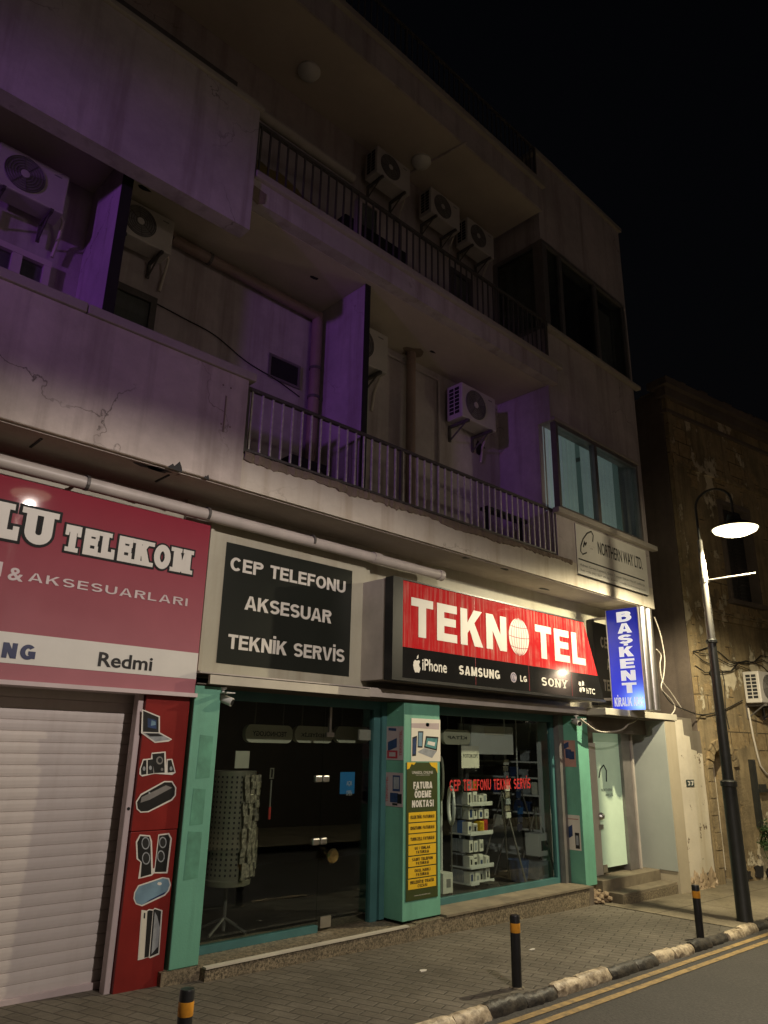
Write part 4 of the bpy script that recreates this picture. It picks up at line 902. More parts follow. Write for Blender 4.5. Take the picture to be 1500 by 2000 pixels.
textpx('lettering', 'Tel: +90 392 227 29 29  E-mail: info@northernway.com', npx(250, 900), npx(1205, 1245), Y_, M['acgrey'], S)

# red advertising panel with product pictures
YR = 5.30
rx0, rx1 = 2.775, 2.97; 
S = thing('advertising_panel', 'tall red panel with stickers of gadgets between the shutter and the green pillar', 'sign', (2.87, YR, -.05))
rz0 = -.005; rz1 = 1.98
rx0 = at(253, 1650, YR).x; rx1 = at(345, 1640, YR).x
zm = at(300, 1622, YR).z
obj('red_panel', MB().box(rx0, rx1, YR, YR+.055, zm+.002, 1.99).box(rx0, rx1-.004, YR-.002, YR+.055, rz0, zm-.002), M['redpanel'], S, bevel=.004)
def rp(x, y): return (200+x/3.226, 1340+y/3.226)
def pic(name, outline, inner, mats):
    o = obj(name, flat([rp(*q) for q in outline], YR-.002, d=.001), M['white'], S)
    for k, (pts, mk) in enumerate(inner): obj('picture_detail', flat([rp(*q) for q in pts], YR-.0031, d=.0005+.0002*k), M[mk], o)
pic('laptop_picture', [(250, 145), (362, 190), (362, 292), (440, 335), (415, 350), (330, 358), (243, 295)],
    [([(257, 155), (354, 196), (354, 292), (255, 288)], 'blk'), ([(285, 200), (340, 215), (340, 270), (285, 260)], 'picblue'), ([(310, 215), (335, 225), (335, 245), (305, 250)], 'picsky'), ([(255, 294), (355, 296), (430, 336), (335, 350)], 'picgrey'), ([(270, 297), (350, 299), (385, 316), (300, 318)], 'blk')], None)
sp_ = lambda x, y, w_, h_: [(x, y), (x+w_, y), (x+w_, y+h_), (x, y+h_)]
circ = lambda x, y, r, ry=None: [(x+r*math.cos(k*math.pi/8), y+(ry or r)*math.sin(k*math.pi/8)) for k in range(16)]
pic('speaker_set_picture', [(235, 520), (255, 460), (305, 455), (310, 420), (398, 412), (402, 505), (405, 460), (440, 458), (462, 545), (440, 560), (330, 552), (250, 570), (232, 555)],
    [([(242, 522), (260, 468), (278, 466), (278, 555), (245, 560)], 'blk'), ([(285, 465), (320, 460), (322, 550), (285, 555)], 'matblk'), ([(314, 428), (390, 420), (392, 545), (326, 548)], 'blk'), (circ(360, 468, 22, 26), 'acgrey'), (circ(362, 468, 13, 16), 'matblk'), ([(412, 468), (434, 465), (454, 540), (412, 545)], 'blk'), (circ(262, 520, 9, 14), 'picgrey'), (circ(302, 515, 9, 14), 'picgrey'), (circ(432, 520, 9, 14), 'picgrey'), (circ(375, 525, 8, 10), 'acgrey')], None)
pic('black_speaker_picture', [(210, 730), (240, 680), (390, 598), (440, 598), (466, 640), (462, 690), (440, 720), (290, 795), (240, 798), (215, 775)],
    [([(218, 732), (246, 688), (392, 606), (436, 606), (458, 642), (455, 688), (434, 712), (288, 787), (243, 790), (222, 770)], 'blk'), ([(246, 700), (400, 625), (440, 640), (300, 715), (240, 735)], 'acgrey'), (circ(296, 673, 6, 8), 'picgrey')], None)
pic('tower_speaker_picture', [(235, 935), (300, 940), (312, 975), (318, 1150), (328, 1145), (352, 935), (420, 925), (438, 960), (410, 1180), (325, 1180), (310, 1195), (225, 1215), (240, 1110), (215, 1090), (210, 980)],
    [([(240, 945), (295, 948), (303, 980), (308, 1185), (240, 1205), (248, 1110), (225, 1085), (220, 985)], 'blk'), ([(358, 942), (415, 935), (428, 962), (402, 1170), (330, 1172)], 'blk'), (circ(272, 990, 26, 40), 'picgrey'), (circ(272, 990, 20, 32), 'matblk'), (circ(275, 1085, 26, 40), 'picgrey'), (circ(275, 1085, 20, 32), 'matblk'), (circ(380, 985, 24, 36), 'picgrey'), (circ(380, 985, 18, 28), 'matblk'), (circ(368, 1072, 24, 38), 'picgrey'), (circ(368, 1072, 18, 30), 'matblk')], None)
pic('blue_speaker_picture', [(200, 1300), (225, 1255), (380, 1203), (420, 1210), (432, 1250), (420, 1290), (395, 1320), (250, 1388), (210, 1375), (195, 1340)],
    [([(207, 1302), (230, 1262), (381, 1211), (415, 1218), (424, 1252), (412, 1286), (390, 1312), (248, 1379), (215, 1368), (203, 1338)], 'picsky'), ([(300, 1345), (410, 1290), (388, 1312), (262, 1372)], 'navy'), (circ(360, 1245, 14, 10), 'white')], None)
pic('phone_picture', [(246, 1410), (280, 1415), (292, 1405), (320, 1408), (330, 1397), (378, 1412), (358, 1690), (300, 1715), (288, 1708), (250, 1722), (222, 1728)],
    [([(250, 1418), (282, 1420), (262, 1712), (229, 1718)], 'poster'), ([(284, 1420), (294, 1412), (318, 1415), (292, 1705), (264, 1712)], 'blk'), ([(322, 1410), (333, 1405), (370, 1418), (352, 1682), (298, 1706)], 'matblk'), ([(330, 1422), (345, 1450), (362, 1520), (350, 1640), (308, 1690)], 'picgrey'), ([(262, 1428), (270, 1430), (268, 1465), (259, 1462)], 'blk')], None)

# posters on the pillars
def poster(name, label, x0, x1, z0, z1, Y, mat):
    o = obj(name, MB().box(x0, x1, Y-.003, Y-.0005, z0, z1), mat, loc=((x0+x1)/2, Y, z0)); return setp(o, label, 'poster')
lx0, lx1 = at(803, 1450, P).x, at(861, 1450, P).x; lz1, lz0 = at(830, 1404, P).z, at(828, 1487, P).z
po = poster('poster', 'cream poster of phones and an open laptop at the top of the middle pillar', lx0, lx1-.01, lz0, lz1, P, M['poster'])
def pp(x, y): return (640+x/4, 1340+y/4)
for nm, pts, mk in (('heading_strip', [(655, 290), (870, 290), (870, 340), (655, 325)], 'posterorange'), ('emblem', circ(780, 302, 14, 16), 'picteal'), ('phone_picture', [(662, 400), (698, 388), (690, 545), (660, 548)], 'blk'), ('phone_picture', [(706, 352), (748, 352), (740, 482), (702, 480)], 'blk'), ('laptop_picture', [(768, 390), (865, 398), (852, 505), (752, 480)], 'blk'), ('laptop_base', [(700, 515), (752, 484), (852, 508), (815, 562)], 'picgrey')):
    if nm == 'heading_strip': mk = 'posterpink'
    o = obj(nm, flat([pp(*q) for q in pts], P-.003, d=.0008), M[mk], po)
    if mk == 'blk' and nm == 'laptop_picture': obj('screen_picture', flat([pp(*q) for q in ((776, 405), (858, 410), (846, 492), (762, 470))], P-.0038, d=.0006), M['picteal'], o); obj('screen_picture', flat([pp(*q) for q in ((785, 430), (840, 440), (835, 470), (778, 455))], P-.0044, d=.0006), M['white'], o)
    elif mk == 'blk': 
        cx = sum(q[0] for q in pts)/4; cy = sum(q[1] for q in pts)/4
        obj('screen_picture', flat([pp(cx+(q[0]-cx)*.72, cy+(q[1]-cy)*.82) for q in pts], P-.0038, d=.0006), M['picsky' if pts[0][0] > 700 else 'picblue'], o)
bx0, bx1 = at(793, 1600, P).x, at(854, 1600, P).x-.004; bz1, bz0 = at(825, 1489, P).z, at(815, 1757, P).z
S = setp(obj('banner', MB().box(bx0, bx1, P-.008, P-.001, bz0, bz1), M['olive'], loc=((bx0+bx1)/2, P, bz0)), 'dark green bill payment banner with seven yellow boxes on the middle pillar', 'banner')
bw = bx1-bx0; bh = bz1-bz0; Y_ = P-.0085
U = lambda u: bx0+bw*u
V = lambda v: bz1-bh*v
obj('yellow_corner', MB().prism([(U(0), V(0)), (U(.28), V(0)), (U(.22), V(.02)), (U(.14), V(.012)), (U(.08), V(.045)), (U(0), V(.055))], (0, Y_+.0004, 0), AX, AY, .001).prism([(U(.72), V(0)), (U(1), V(0)), (U(1), V(.085)), (U(.93), V(.045)), (U(.80), V(.03))], (0, Y_+.0004, 0), AX, AY, .001), M['yellowbox'], S)
text_mesh('lettering', 'UNASOL ONLINE', (U(.16), Y_, V(.088)), AX, AY, bw*.68, bh*.022, M['white'], S)
text_mesh('lettering', 'fatura ödeme merkezi', (U(.28), Y_, V(.10)), AX, AY, bw*.46, bh*.007, M['white'], S)
for txt, v1, u0, u1 in (('FATURA', .20, .20, .82), ('ÖDEME', .268, .24, .78), ('NOKTASI', .338, .16, .86)):
    obj('lettering', word(txt, (U(u0), Y_, V(v1)), AX, AY, bw*(u1-u0), bh*.052, t=.23, space=.10), M['white'], S)
for k, ls in enumerate((['ELEKTRİK FATURASI'], ['DIGITURK FATURASI'], ['TURKCELL FATURASI'], ['SU / EMLAK', 'FATURASI'], ['SABİT TELEFON', 'FATURASI'], ['OKUL HARCI', 'FATURASI'], ['BELEDİYE TRAFİK', 'CEZASI'])):
    v0 = .375+k*.0795; yb = obj('yellow_box', MB().box(U(.06), U(.94), Y_-.0012, Y_, V(v0+.071), V(v0)), M['yellowbox'], S, bevel=.004)
    for j, l_ in enumerate(ls):
        wd = min(.76, .05*len(l_)); vb = v0+(.047 if len(ls) == 1 else .033+.029*j)
        obj('lettering', word(l_, (U(.5-wd/2), Y_-.0014, V(vb)), AX, AY, bw*wd, bh*(.021 if len(ls) > 1 else .024), t=.2, space=.12, depth=.0006), M['blk'], yb)
text_mesh('lettering', 'www.unasolonline.com', (U(.25), Y_, V(.972)), AX, AY, bw*.5, bh*.008, M['white'], S)
def xposter(label, Xp, pa, pb, mat, pics, text=None):
    a = atX(*pa, Xp); b = atX(*pb, Xp); y0, y1 = sorted((a.y, b.y)); y0 = max(y0, P+.006); y1 = min(y1, G-.035); z0, z1 = sorted((a.z, b.z))
    o = setp(obj('poster', MB().box(Xp-.003, Xp-.0005, y0, y1, z0, z1), mat, loc=(Xp, (y0+y1)/2, z0)), label, 'poster')
    for k, (u0, u1, v0, v1, sk, mk) in enumerate(pics):   # u from the wall outwards
        w_, h_ = (y1-y0), (z1-z0); pts = [(u0, v0+sk), (u1, v0), (u1, v1), (u0, v1+sk)]
        obj('picture', MB().prism([(p_[0]*w_, (1-p_[1])*h_) for p_ in pts], (Xp-.003, y1, z0), (0, -1, 0), AY, .0006+.0003*k), M[mk], o)
    if text: text_mesh('lettering', text[0], (Xp-.0032, y1-(y1-y0)*text[1], z0+(z1-z0)*.12), (0, 0, 1), (0, 1, 0), (z1-z0)*.76, (y1-y0)*.12, M['picred'], o)
    return o
xposter('upper faded pink poster on the left side of the middle pillar', PL2[0], (752, 1419), (790, 1485), M['posterpink'], [(.2, .62, .06, .14, -.02, 'picblue'), (.18, .66, .35, .62, .12, 'picblue'), (.15, .7, .72, .95, 0, 'picred'), (.25, .6, .77, .9, 0, 'posterpink')], ('TEKNOTEL', .93))
xposter('lower faded pink poster on the left side of the middle pillar', PL2[0], (752, 1508), (788, 1577), M['posterpink'], [(.45, .85, .08, .55, 0, 'picblue'), (.5, .8, .13, .48, 0, 'picgrey'), (.32, .75, .60, .88, 0, 'picblue'), (.72, .95, .62, .9, 0, 'blk'), (.45, .72, .9, .96, 0, 'blk')], ('TEKNOTEL', .2))
xposter('orange tinted phone poster near the top of the right green pillar', PL3[0], (1095, 1446), (1126, 1498), M['posterorange'], [(.1, .55, .05, .25, .12, 'picblue'), (.3, .7, .35, .7, -.03, 'picblue'), (.55, .9, .42, .72, 0, 'picblue')])
xposter('white poster with two phones low on the right green pillar', PL3[0], (1098, 1590), (1136, 1662), M['poster'], [(.08, .92, .1, .13, 0, 'posterorange'), (.2, .52, .28, .6, .1, 'picblue'), (.66, .92, .5, .95, 0, 'blk'), (.7, .86, .58, .85, 0, 'picgrey')])
# notices behind the glass
a, b = at(900, 1456, G+.02), at(935, 1500, G+.02)
o = setp(obj('paper_notice', MB().box(a.x, b.x, G+.012, G+.0135, b.z, a.z), M['poster'], loc=(a.x, G+.012, b.z)), 'white photocopy notice taped inside the shop window', 'notice')
text_mesh('lettering', 'FOTOKOPİ', (a.x+.03, G+.0115, a.z-.13), AX, AY, (b.x-a.x)*.82, .055, M['blk'], o); text_mesh('lettering', 'ÇEKİLİR', (a.x+.06, G+.0115, a.z-.29), AX, AY, (b.x-a.x)*.68, .065, M['blk'], o)
a, b = at(877, 1526, G), at(1035, 1541, G)
mb = MB(); e_ = at(877, 1543, G); word('CEP TELEFONU TEKNİK SERVİS', (a.x, G-.0055, (at(877, 1544, G).z+at(1035, 1541, G).z)/2), AX, AY, b.x-a.x, .115, t=.17, space=.13, mb=mb)
setp(obj('window_lettering', mb, M['redink'], loc=(a.x, G, a.z)), 'red letters stuck across the right shop window', 'lettering')
a, b = at(665, 1508, G+.01), at(692, 1550, G+.01)
o = setp(obj('door_sign', MB().box(a.x, b.x, G+.010, G+.013, b.z, a.z), plain('blue_sign_card', (.03, .22, .50), .4, 0, .1, 5, emit=(.02, .2, .5), es=.02), loc=(a.x, G, b.z)), 'small blue open sign hanging on the glass door', 'sign')  # weak blue emission added to the card's own colour
text_mesh('lettering', 'AÇIK', (a.x+.08, G+.0095, a.z-.13), AX, AY, .07, .05, M['white'], o); text_mesh('lettering', 'OPEN', (a.x+.08, G+.0095, a.z-.21), AX, AY, .07, .045, M['white'], o)

# ================================================================== air conditioners
def make_ac(label, group):
    t = thing('air_conditioner', label, 'air conditioner', (0, 0, 0), 0, group); w_, h_, d_ = .72, .50, .27
    obj('casing', MB().box(0, w_, 0, d_, 0, h_), M['acwhite'], t, bevel=.015)
    cx, cz, r = .28, .25, .205
    mb = MB(); mb.lathe([(0, 0), (r, 0), (r, .006), (0, .006)], (cx, -.001, cz), (0, -1, 0), 32); fan = obj('fan_opening', mb, M['acgrey'], t)
    mb = MB()
    for q in (.06, .09, .12, .15, .18, .202):
        pts = [(cx+q*math.cos(2*math.pi*k/28), -.012, cz+q*math.sin(2*math.pi*k/28)) for k in range(29)]; mb.tube(pts, .0045, 4, False)
    for k in range(8): a_ = k*math.pi/4+.2; mb.tube([(cx+.04*math.cos(a_), -.012, cz+.04*math.sin(a_)), (cx+.2*math.cos(a_), -.012, cz+.2*math.sin(a_))], .004, 4, False)
    obj('fan_grille', mb, M['rail'], fan)
    obj('fan_hub', MB().lathe([(.045, 0), (.045, .006), (0, .009)], (cx, -.010, cz), (0, -1, 0), 18), M['acwhite'], fan)
    mb = MB(); 
    for i in range(2):
        for j in range(7): mb.box(-.004, .002, .05+i*.095, .125+i*.095, .07+j*.056, .112+j*.056)
    obj('side_vent', mb, M['matblk'], t)
    obj('maker_plate', MB().box(.56, .64, -.003, 0, .42, .435), M['acgrey'], t)
    for x in (.10, .58):
        mb = MB(); mb.box(x, x+.035, -.02, d_+.07, -.045, -.008); mb.box(x, x+.035, d_+.04, d_+.07, -.24, -.046); mb.tube([(x+.017, .05, -.04), (x+.017, d_+.05, -.22)], .012, 6); obj('bracket', mb, M['rail'], t)
    obj('pipe', MB().tube([(w_, d_*.6, .12), (w_+.06, d_*.7, .06), (w_+.08, d_+.04, -.1), (w_+.05, d_+.05, -.35)], .018, 8), M['cable'], t, smooth=60)
    return t
ac = make_ac('air conditioner alone on the lit first balcony wall, beside the pinkish bay wall', 'air conditioners on the walls'); used = [0]
def place_ac(pt, Y, s=1, label=None, right=False, rz=0, group='air conditioners on the walls', loc=None):
    o = ac if not used[0] else copytree(ac); used[0] = 1
    p = loc if loc is not None else at(*pt, Y)
    if right: p = p-Vector((.72*s, 0, 0))
    o.location = p; o.scale = (s, s, s); o.rotation_euler = (0, 0, rz); o['label'] = label; o['group'] = group; return o
place_ac((903, 812), 5.50, .98, 'air conditioner alone on the wall of the lower right balcony')
place_ac((736, 334), 5.46, .83, 'dark air conditioner highest in the row of three on the upper balcony')
place_ac((842, 412), 5.46, .83, 'dark air conditioner in the middle of the row of three on the upper balcony')
place_ac((914, 470), 5.46, .83, 'dark air conditioner nearest the corner window in the row of three')
place_ac((124, 419), 5.52, .77, 'air conditioner over the small window in the violet left bay', True)
place_ac((334, 498), 5.55, .74, 'air conditioner just right of the black strip of painted shade, above the olive wall', True)
place_ac((757, 731), 5.50, 1.0, 'air conditioner mostly hidden behind the violet partition, only its end showing', True)

# ================================================================== street lamps and bollards
M['lens'] = emis('lit_lamp_lens', (1.0, .84, .50), 4)
LX, LY = 9.08, 3.70
def make_lamp():
    t = thing('street_lamp', 'tall dark street lamp with a bright bowl on a hooked arm at the kerb', 'street lamp', (0, 0, 0)); HZ = 4.40
    obj('base_sleeve', MB().lathe([(.088, -.02), (.086, .03), (.082, .04), (.078, 1.38), (.090, 1.39), (.090, 1.44), (.062, 1.46)], (0, 0, 0), n=22), M['lamppaint'], t, smooth=40)
    obj('post', MB().lathe([(.061, 1.44), (.050, 3.05)], (0, 0, 0), n=20), M['lamppaint'], t, smooth=40)
    obj('upper_post', MB().lathe([(.049, 3.051), (.044, 4.05), (.034, 4.07), (.032, 4.33), (0, 4.335)], (0, 0, 0), n=18), M['lampgrey'], t, smooth=40)
    obj('clamp', MB().lathe([(.055, 3.02), (.066, 3.03), (.066, 3.06), (.055, 3.07)], (0, 0, 0), n=18).box(-.12, .12, -.012, .012, 3.035, 3.055), M['lamppaint'], t)
    obj('banner_arm', MB().tube([(0, .06, 3.80), (0, -.62, 3.80)], .014, 8).lathe([(.052, 3.77), (.052, 3.83)], (0, 0, 0), n=14), M['lampgrey'], t)
    pts = [(0, 0, 4.3), (0, 0, 4.72)]+[(0, -.225+.225*math.cos(R(a_)), 4.76+.20*math.sin(R(a_))) for a_ in range(0, 181, 15)]+[(0, -.45, 4.62), (0, -.45, HZ+.16)]
    obj('hooked_arm', MB().tube(pts, .016, 8), M['lamppaint'], t, smooth=60)
    sh = obj('lamp_shade', MB().lathe([(.04, .20), (.07, .18), (.09, .10), (.20, .05), (.28, 0), (.27, -.004), (.19, .03), (.05, .06), (.03, .2)], (0, -.45, HZ-.01), n=32), M['lamppaint'], t, smooth=40)
    obj('lamp_lens', MB().lathe([(.262, .0), (.245, -.03), (.16, -.068), (.07, -.088), (0, -.092)], (0, -.45, HZ-.012), n=32), M['lens'], sh, smooth=60)
    return t
lamp = make_lamp(); lamp.location = (LX, LY, gz(LX))
def light(root, name, power, colr, spot=168, blend=.07, size=.035):
    l = bpy.data.lights.new(name, 'SPOT'); l.energy = power; l.color = colr; l.spot_size = R(spot); l.spot_blend = blend; l.shadow_soft_size = size
    o = bpy.data.objects.new(name, l); col.objects.link(o); o.parent = root; o.location = (0, -.45, 4.40-.17)
    l2 = bpy.data.lights.new('bowl_glow', 'POINT'); l2.energy = power*SPILL; l2.color = colr; l2.shadow_soft_size = .05
    o2 = bpy.data.objects.new('bowl_glow', l2); col.objects.link(o2); o2.parent = root; o2.location = (0, -.45, 4.40-.17); return o
light(lamp, 'lamp_light', LAMP_A, LAMP_COL, blend=.32)
lb = copytree(lamp); lb.location = (3.10, -.39, .10); lb.scale = (1, 1, 1.1); lb.rotation_euler = (0, 0, R(180)); lb['label'] = 'street lamp across the street, outside the photo, lighting the left shops'
for l in lb.children:
    if l.type == 'LIGHT':
        l.data = l.data.copy(); l.data.energy *= LAMP_B/LAMP_A; l.data.color = LAMP_COL_B
        if l.data.type == 'SPOT': l.data.spot_blend = .14
        else: l.data.energy *= .85
lc = copytree(lamp); lc.location = (20.5, -3.6, -.2); lc.rotation_euler = (0, 0, R(180)); lc['label'] = 'street lamp farther down across the street, outside the photo'
for l in lc.children:
    if l.type == 'LIGHT': l.data = l.data.copy(); l.data.energy *= LAMP_C/LAMP_A
pl = bpy.data.lights.new('violet_floodlight', 'SPOT'); pl.energy = PURPLE; pl.color = (.50, .15, 1.0); pl.spot_size = R(21); pl.spot_blend = .8; pl.shadow_soft_size = .25
po_ = bpy.data.objects.new('violet_floodlight', pl); col.objects.link(po_); po_.location = (-8.0, 0.8, 5.0)
po_.rotation_euler = (Vector((3.4, 5.6, 5.25))-po_.location).to_track_quat('-Z', 'Y').to_euler()
def make_bollard():
    t = thing('bollard', '', 'bollard', (0, 0, 0), 0, 'black bollards along the pavement edge'); H = .475
    obj('post', MB().lathe([(.037, -.02), (.037, H-.008), (.033, H), (0, H+.002)], (0, 0, 0), n=24), M['blk'], t, smooth=40)
    obj('reflective_band', MB().lathe([(.0374, H-.115), (.0382, H-.112), (.0382, H-.055), (.0374, H-.052)], (0, 0, 0), n=24), M['yellowband'], t, smooth=40)
    obj('foot', MB().lathe([(.06, -.01), (.055, .005), (.038, .010)], (0, 0, 0), n=20), M['concrete'], t, smooth=40)
    return t
bo = make_bollard()
for i, (x, y, l) in enumerate(((2.22, 3.69, 'bollard in front of the red advertising panel, cut off by the bottom of the photo'), (4.98, 3.73, 'bollard standing in front of the right shop window'), (7.79, 3.62, 'bollard nearest to the street lamp'))):
    o = bo if i == 0 else copytree(bo); o.location = (x, y, gz(x)-(.045 if i == 0 else 0)); o['label'] = l

# ================================================================== the old building next door
OB = thing('old_building', 'old ochre stone building with peeling plaster behind the street lamp', 'building', (11.55, 5.02, -.2), R(-9))
def op(name, mb, mat, parent=None, **k): return obj(name, mb, mat, parent or OB, local=True, **k)
HT = 8.0; D0, D1, DH = .16, .74, 1.62
mb = MB(); mb.box(.0, D0, 0, .5, 0, 2.3); mb.box(D1, 16, 0, .5, 0, 2.3)
ap = [(D0, DH)]+[(D0+(D1-D0)*(.5-.5*math.cos(R(a_))), DH+.26*math.sin(R(a_))) for a_ in range(15, 166, 15)]+[(D1, DH), (D1, 2.3), (D0, 2.3)]
mb.prism(ap, (0, .5, 0), AX, AY, .5)
mb.box(0, 1.28, 0, .5, 2.3, HT); mb.box(2.2, 16, 0, .5, 2.3, HT); mb.box(1.28, 2.2, 0, .5, 2.3, 4.35); mb.box(1.28, 2.2, 0, .5, 6.1, HT)
wl = op('wall', mb, M['stone'])
op('side_wall', MB().box(-.04, .3, .06, 9, 0, HT-.05), M['stonedark'])
op('quoin_strip', MB().box(-.02, .12, -.03, .05, 2.35, HT-.1), M['stone'])
mb = MB(); mb.box(-.12, 16, -.10, .1, HT-.22, HT-.05); mb.box(-.2, 16, -.2, .2, HT-.05, HT+.08); mb.box(-.06, 16, -.05, .1, HT-.5, HT-.44); op('cornice', mb, M['stonedark'])
mb = MB(); mb.box(.3, 16, -.08, .02, 4.02, 4.10); mb.box(.34, 16, -.05, .02, 3.93, 4.018); mb.box(.0, 16, -.04, .02, 6.55, 6.62); op('string_course', mb, M['stone'])
rnd = random.Random(21); mb = MB()
for i in range(40): u = rnd.uniform(0, 14); mb.box(u, u+rnd.uniform(.1, .5), -.12, .1, HT+.081, HT+.09+rnd.uniform(.02, .12))
op('roof_tiles', mb, M['stonedark'])
wn = op('window', MB().box(1.24, 1.32, -.05, .2, 4.3, 6.15).box(2.16, 2.24, -.05, .2, 4.3, 6.15).box(1.32, 2.16, -.05, .2, 6.07, 6.15).box(1.2, 2.28, -.10, .2, 4.27, 4.345), M['stonedark'])
mb = MB(); mb.box(1.33, 1.73, .10, .14, 4.35, 6.07); mb.box(1.75, 2.15, .10, .14, 4.35, 6.07)
for k in range(26): mb.box(1.37, 1.69, .085, .099, 4.42+k*.062, 4.455+k*.062); mb.box(1.79, 2.11, .085, .099, 4.42+k*.062, 4.455+k*.062)
op('window_shutter', mb, M['cabledark'], wn)
# door and its worn surround
dr = op('door', MB().box(D0+.08, D0+.16, .12, .3, 0.12, DH+.06), M['rust']); op('door_leaf', MB().box(D0+.16, D1-.03, .30, .36, .14, DH+.05), M['render'], dr); op('doorway_dark', MB().box(D0, D1, .38, .45, 0, 2.2), M['matblk'], dr)
mb = MB(); k_ = 10
for i in range(k_):
    a0, a1 = math.pi*i/k_, math.pi*(i+1)/k_-.05; cx = (D0+D1)/2; r0, r1 = .29, .42
    mb.prism([(cx-r0*math.cos(a0), DH+.30*math.sin(a0)), (cx-r0*math.cos(a1), DH+.30*math.sin(a1)), (cx-r1*math.cos(a1), DH+.44*math.sin(a1)), (cx-r1*math.cos(a0), DH+.44*math.sin(a0))], (0, 0, 0), AX, AY, .03+.012*(i % 2))
op('door_arch', mb, M['stone'])
mb = MB()
for i in range(7): mb.box(D0-.13+.01*(i % 2), D0-.002, -.018-.008*(i % 3), .1, .02+i*.235, .245+i*.235)
op('door_jamb', mb, M['stone'])
rnd = random.Random(31)
def patches(name, mat, lst, d=.006):
    for k, (u, z, r, sx) in enumerate(lst): op(name, MB().prism([(p_[0], p_[1]) for p_ in blob(u, z, r, 17, sx)], (0, 0, 0), AX, AY, d+.0011*(k % 5)), mat)
mb = MB()
for k in range(5): mb.prism(blob(.75+.35*k, .10+.04*(k % 2), .09, 10, 1.5), (0, 0, 0), AX, AY, .018+.001*k)
op('ground_damage', mb, M['dark'])
op('conduit', MB().box(1.18, 1.27, -.07, -.001, .75, 1.75).box(1.27, 1.75, -.06, -.001, 1.28, 1.31).box(1.29, 1.47, -.09, -.061, 1.26, 1.38), M['lamppaint'])
mb = MB()
for k, (z, s_) in enumerate(((3.35, .10), (3.30, .06), (3.22, .12), (3.12, .08))):
    mb.tube([(-.04+u*.25, -.03-.012*(k % 2), z+s_*math.sin(u*.9+k)-.03*math.sin(u*2.1)) for u in range(0, 40)], .008, 5)
for u, z0, z1 in ((.55, 3.2, 2.0), (.72, 3.1, 2.2), (.62, 2.9, 1.9)): mb.tube([(u+.03*math.sin(z*7), -.02, z) for z in [z0+(z1-z0)*i/9 for i in range(10)]], .007, 5)
op('wall_cable', mb, M['cabledark'])
patches('wall_box', M['lamppaint'], [(.42, 3.05, .05, .8)], .05)
# low white wall between the two buildings
LWt = at(1312, 1404, 5.05).z
LW = thing('boundary_wall', 'flaking white wall with the house number between the shop building and the old stone house', 'wall', (11, 5.05, -.2))
obj('masonry', MB().box(10.562, 11.62, 5.05, 5.35, -.4, 1.95).box(10.562, 11.30, 5.05, 5.35, 1.951, LWt+.03), plaster('grey_cement_render', (.22, .19, .15), (.1, .08, .06), .4, .9, bs=.6), LW)
wp = [(10.57, -.1), (10.66, -.03), (10.8, -.07), (10.95, .0), (11.1, -.05), (11.3, .02), (11.44, -.06), (11.53, .0), (11.52, .4), (11.545, .9), (11.53, 1.3), (11.55, 1.62), (11.42, 1.63), (11.36, 1.60), (11.36, 1.66), (11.18, 1.68), (11.17, 1.86), (10.99, 1.88), (10.98, LWt), (10.58, LWt-.02)]
obj('white_paint', MB().prism(wp, (0, 5.05, 0), AX, AY, .006), M['render'], LW)
rnd = random.Random(77); mb = MB(); nx, nz = 34, 9; vs = []
for i in range(nx+1):
    top = .02+.05*math.sin(i*.7)+.03*math.sin(i*1.9+1)+rnd.uniform(-.02, .02)
    for j in range(nz+1): f = j/nz; vs.append((10.575+.96*i/nx, 5.042-(.05*(1-f)**1.5+rnd.uniform(0, .022))*(0 if j == nz else 1), -.26+(top+.26)*f))
mb.add(vs, [(i*(nz+1)+j, (i+1)*(nz+1)+j, (i+1)*(nz+1)+j+1, i*(nz+1)+j+1) for i in range(nx) for j in range(nz)])
for i in range(16): x = rnd.uniform(10.6, 11.5); rock(mb, (x, 5.0+rnd.uniform(-.05, .02), gz(x)+.005), rnd.uniform(.012, .035), rnd)
obj('crumbled_base', mb, M['rubble'], LW)
a, b = at(1340, 1523, 5.04), at(1356, 1536, 5.04)
o = setp(obj('house_number_plate', MB().box(a.x, b.x, 5.036, 5.0435, b.z, a.z), plain('dark_green_enamel', (.03, .05, .045), .4), loc=(a.x, 5.04, b.z)), 'small dark house number plate on the flaking white wall', 'house number')
obj('digits', word('37', (a.x+.02, 5.0358, b.z+.016), AX, AY, b.x-a.x-.04, a.z-b.z-.032, t=.22, space=.16, depth=.001), M['white'], o)
p = OB.matrix_world
th = R(-9); ux = Vector((math.cos(th), math.sin(th), 0)); uy = Vector((-math.sin(th), math.cos(th), 0)); o0 = Vector((11.55, 5.02, -.2))
place_ac(None, 0, 1.0, 'weathered air conditioner on the ochre wall right of the street lamp', rz=th, group='air conditioners on the walls', loc=o0+ux*1.22-uy*.34+Vector((0, 0, 2.62)))
o = setp(obj('drain_hose', MB().tube([o0+ux*u-uy*.04+Vector((0, 0, z)) for u, z in ((1.32, 2.55), (1.33, 2.4), (1.36, 2.1), (1.42, 1.8), (1.46, 1.66), (1.58, 1.55), (1.72, 1.5))], .016, 8), M['cable'], loc=o0, smooth=60), 'pale hose hanging down the ochre wall under the weathered air conditioner', 'hose')
